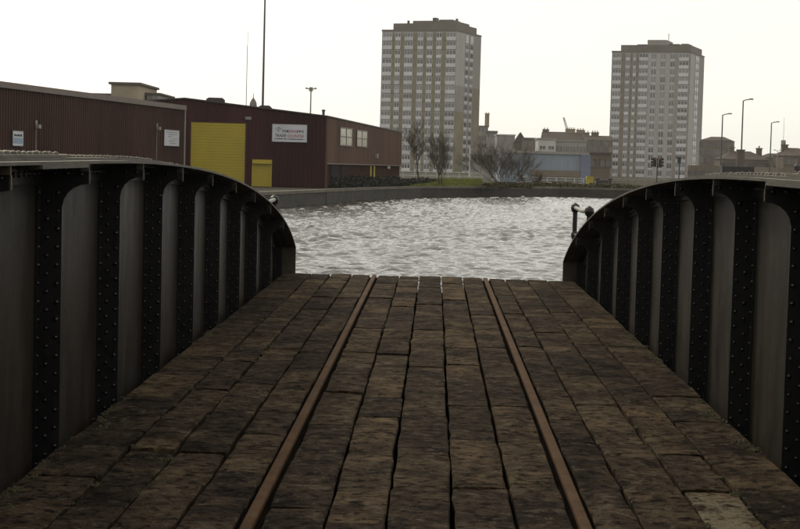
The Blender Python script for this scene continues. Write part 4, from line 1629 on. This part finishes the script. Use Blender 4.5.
# yellow bin and dark bollards by the railing
xy = gx(590, 188)
t = thing('grit_bin', 'yellow grit bin standing by the white railing', 'bin', (xy, 188, GZ))
m = MB()
m.prism([(-0.32, 0), (0.32, 0), (0.40, 0.95), (-0.40, 0.95)], -0.3, 0.3, 'y')
m.build('body', MT['yellow2'], t)
m = MB()
m.prism([(-0.44, 0.951), (0.44, 0.951), (0.36, 1.22), (-0.36, 1.25)], -0.34, 0.34, 'y')
m.build('lid', MT['yellow'], t)
for px_, lb, hh in ((597.8, 'black mooring bollard next to the yellow grit bin', 1.15), (610.5, 'black mooring bollard with a flat cap before the pale tower block', 1.15)):
    xq = gx(px_, 187)
    t = thing('bollard', lb, 'bollard', (xq, 187, GZ))
    m = MB()
    m.tube([(0, 0, 0), (0, 0, 0.1), (0, 0, 0.15), (0, 0, hh - 0.25)], [0.22, 0.22, 0.13, 0.12], 10)
    m.build('post', MT['black'], t)
    m = MB()
    m.tube([(-0.22, 0, hh - 0.2), (0.22, 0, hh - 0.12)], 0.10, 8)
    m.build('cap', MT['black'], t)
xq = gx(604, 187.3)
t = thing('dock_bench', 'low dark slatted bench between the two black bollards', 'bench', (xq, 187.3, GZ))
for k in range(2):
    m = MB()
    m.box(-0.55, 0.55, -0.2 + 0.2 * k, -0.02 + 0.2 * k, 0.42, 0.47)
    m.build('slat', MT['black'], t)
m = MB()
m.box(-0.55, 0.55, 0.2, 0.24, 0.5, 0.8)
m.build('backrest', MT['black'], t)
for k in (-1, 1):
    m = MB()
    m.box(k * 0.5 - 0.04, k * 0.5 + 0.04, -0.2, 0.19, 0, 0.419)
    m.build('leg', MT['metal_grey'], t)


# ------------------------------------------------------------------ vegetation
def bare_tree(name, label, loc, H_, spread, stems, seed, upright=0.6, r0=0.10, depth_=4, group=None, nkid=(4, 6)):
    rnd = random.Random(seed)
    t = thing(name, label, 'tree' if 'tree' in name else 'bush', loc, 0, group)
    tr, br = MB(), MB()

    def grow(p, d, L, r, lv):
        pts = [p]
        rads = [r]
        n_ = 4 if lv < 2 else 3
        dd = Vector(d)
        for k in range(n_):
            dd = (dd + Vector((rnd.gauss(0, 0.13), rnd.gauss(0, 0.13), rnd.gauss(0.05 * upright, 0.08)))).normalized()
            pts.append(pts[-1] + dd * (L / n_))
            rads.append(max(0.0045, r * (1 - 0.75 * (k + 1) / n_)))
        (tr if lv == 0 else br).tube(pts, rads, 6 if lv == 0 else (4 if lv < 3 else 3), cap=False)
        if lv >= depth_:
            return
        nk = rnd.randint(*nkid) + (2 if lv == 0 else 0)
        for k in range(nk):
            f_ = rnd.uniform(0.25 if lv else 0.22, 0.98)
            i = min(n_ - 1, int(f_ * n_))
            q_ = pts[i].lerp(pts[i + 1], f_ * n_ - i)
            a = rnd.uniform(0, 6.283)
            side = Vector((math.cos(a), math.sin(a), 0))
            nd = (dd * upright + side * (1 - upright) * rnd.uniform(0.6, 1.3) + Vector((0, 0, 0.25 * upright))).normalized()
            grow(q_, nd, L * rnd.uniform(0.42, 0.66), max(0.005, r * (1 - 0.7 * f_) * 0.48), lv + 1)
    for k in range(stems):
        a = 6.283 * k / stems + rnd.uniform(-0.3, 0.3)
        d = Vector((math.cos(a) * spread, math.sin(a) * spread * 0.8, 1)).normalized() if stems > 1 else Vector((rnd.gauss(0, 0.03), 0, 1))
        base = Vector((rnd.gauss(0, 0.06 * stems ** 0.5), rnd.gauss(0, 0.05), -0.1))
        grow(base, d, H_ * rnd.uniform(0.62, 0.8), r0 * (1.0 if stems == 1 else rnd.uniform(0.6, 1.0)), 0)
    tr.build('trunk', MT['bark'], t, fix=False)
    br.build('crown', MT['bark'], t, fix=False)
    return t


bare_tree('bare_tree', 'slim upright bare tree on the bank next to the warehouse corner', (gx(420, 162), 162, GZ), 6.2, 0, 1, 3, 0.64, 0.10, 4, nkid=(5, 7))
bare_tree('bare_tree', 'bare tree with several stems between the slim tree and the grass', (gx(441, 161), 161, GZ), 5.0, 0.20, 6, 8, 0.66, 0.055, 3, nkid=(5, 8))
bare_tree('bare_bush', 'wide spreading leafless bush on the bank before the blue grey shed', (gx(503, 166), 166, GZ), 4.4, 1.15, 20, 15, 0.58, 0.036, 3, nkid=(4, 7))
bare_tree('bare_bush', 'low leafless bush trailing beside the white railing', (gx(529, 170), 170, GZ), 2.0, 1.3, 9, 21, 0.55, 0.035, 3)


def leaf_mass(name, label, cat, a, b_, h, depth_, nleaf, leaf, mat, kind=None, stems=True):
    """clipped or wild hedge between two ground points: leaf clumps filling an uneven volume over stems"""
    a, b_ = Vector(a), Vector(b_)
    t = thing(name, label, cat, a)
    d = b_ - a
    L = d.length
    dn = d.normalized()
    nn = Vector((-dn.y, dn.x, 0))
    m = MB()
    ph = random.random() * 6
    for k in range(nleaf):
        u = random.random()
        hh = h * (0.72 + 0.18 * math.sin(u * L * 1.9 + ph) + 0.14 * math.sin(u * L * 4.3 + ph * 2))
        z = hh * random.random() ** 0.55
        wv = depth_ * 0.5 * (1 - 0.45 * (z / h) ** 2)
        p = d * u + nn * random.uniform(-wv, wv) + Vector((0, 0, z))
        s_ = leaf * random.uniform(0.6, 1.4)
        ax = Vector((random.gauss(0, 1), random.gauss(0, 1), random.gauss(0, 1))).normalized()
        ay = ax.cross(Vector((random.gauss(0, 1), random.gauss(0, 1), random.gauss(0, 1)))).normalized()
        m.add([p - ax * s_, p + ay * s_ * 0.5, p + ax * s_, p - ay * s_ * 0.5], [(0, 1, 2, 3)])
    m.build('foliage', MT[mat], t, fix=False)
    m = MB()
    for k in range(int(L / 0.6) + 1):
        p = d * ((k + 0.5) / (int(L / 0.6) + 1))
        m.tube([p + Vector((0, 0, -0.05)), p + Vector((random.gauss(0, 0.1), 0, h * 0.6))], [0.03, 0.01], 4, cap=False)
    m.build('stem', MT['bark'], t, fix=False)
    return t


def gp(px, Y, dz=0.0):
    return (gx(px, Y), Y, GZ + dz)


leaf_mass('hedge', 'dark evergreen hedge along the side of the warehouse', 'hedge', gp(329, 128.5), gp(398, 150), 0.95, 1.2, 5200, 0.11, 'hedge')
leaf_mass('hedge', 'low dark hedge between the warehouse and the bare trees', 'hedge', gp(398, 153), gp(436, 168), 0.75, 1.2, 3000, 0.10, 'hedge')
leaf_mass('shrub', 'dark tangled shrub at the foot of the leafless bush', 'bush', gp(486, 163), gp(532, 168), 0.55, 1.6, 2600, 0.10, 'scrub')
for i_, (p0, p1, Y_, hh, lb) in enumerate(((536, 566, 181.5, 0.55, 'dry yellowish scrub on the bank under the white railing'), (566, 592, 183.5, 0.45, 'dry yellowish scrub on the bank by the yellow grit bin'), (592, 640, 186, 0.5, 'dry scrub on the bank in front of the black bollards'))):
    leaf_mass('bank_scrub', lb, 'bush', gp(p0, Y_), gp(p1, Y_ + 2), hh, 2.2, 2600, 0.12, 'scrub')

# grass strip between the quay edge and the trees
GR = [(392, 152.5), (398, 157.0), (437, 171), (482, 176), (484, 166.5), (420, 157.5)]
m = MB()
pts = [Vector(gp(px, Y, z_)) for (px, Y), z_ in zip(GR, (0.02, 0.30, 0.55, 0.60, 0.10, 0.06))]
poly = [Vector((p.x, p.y, 0)) for p in pts]
m.add(pts, [(0, 1, 5), (1, 2, 5), (2, 4, 5), (2, 3, 4)])
x0_, x1_ = min(p.x for p in pts), max(p.x for p in pts)
y0_, y1_ = min(p.y for p in pts), max(p.y for p in pts)
cnt = 0
while cnt < 14000:
    p = Vector((random.uniform(x0_, x1_), random.uniform(y0_, y1_), 0))
    if not inside(p, poly):
        continue
    cnt += 1
    a = random.uniform(0, 6.283)
    s_ = random.uniform(0.10, 0.26)
    dx, dy = math.cos(a) * 0.05, math.sin(a) * 0.05
    gz_ = GZ + 0.03 + 0.5 * min(1, max(0, (p.y - 160 - (p.x + 2) * 0.75) / 9.0))
    m.add([(p.x - dx, p.y - dy, gz_), (p.x + dx, p.y + dy, gz_), (p.x + random.gauss(0, 0.06), p.y + random.gauss(0, 0.06), gz_ + s_)], [(0, 1, 2)])
o = m.build('grass', MT['grass'], fix=False)
tag(o, 'short yellow green grass on the bank under the bare trees', 'grass', kind='stuff')


# ------------------------------------------------------------------ thin haze over the dock
m = MB()
m.box(-2590, 2590, -60, 2590, -2.6, 64)
hm = bpy.data.materials.new('haze')
hm.use_nodes = True
ht = hm.node_tree
ht.nodes.clear()
pv = ht.nodes.new('ShaderNodeVolumePrincipled')
pv.inputs['Color'].default_value = (0.97, 0.95, 0.92, 1)
pv.inputs['Density'].default_value = 0.00012
pv.inputs['Anisotropy'].default_value = 0.3
ho = ht.nodes.new('ShaderNodeOutputMaterial')
ht.links.new(pv.outputs[0], ho.inputs['Volume'])
hz = m.build('haze', hm)
tag(hz, kind='stuff')
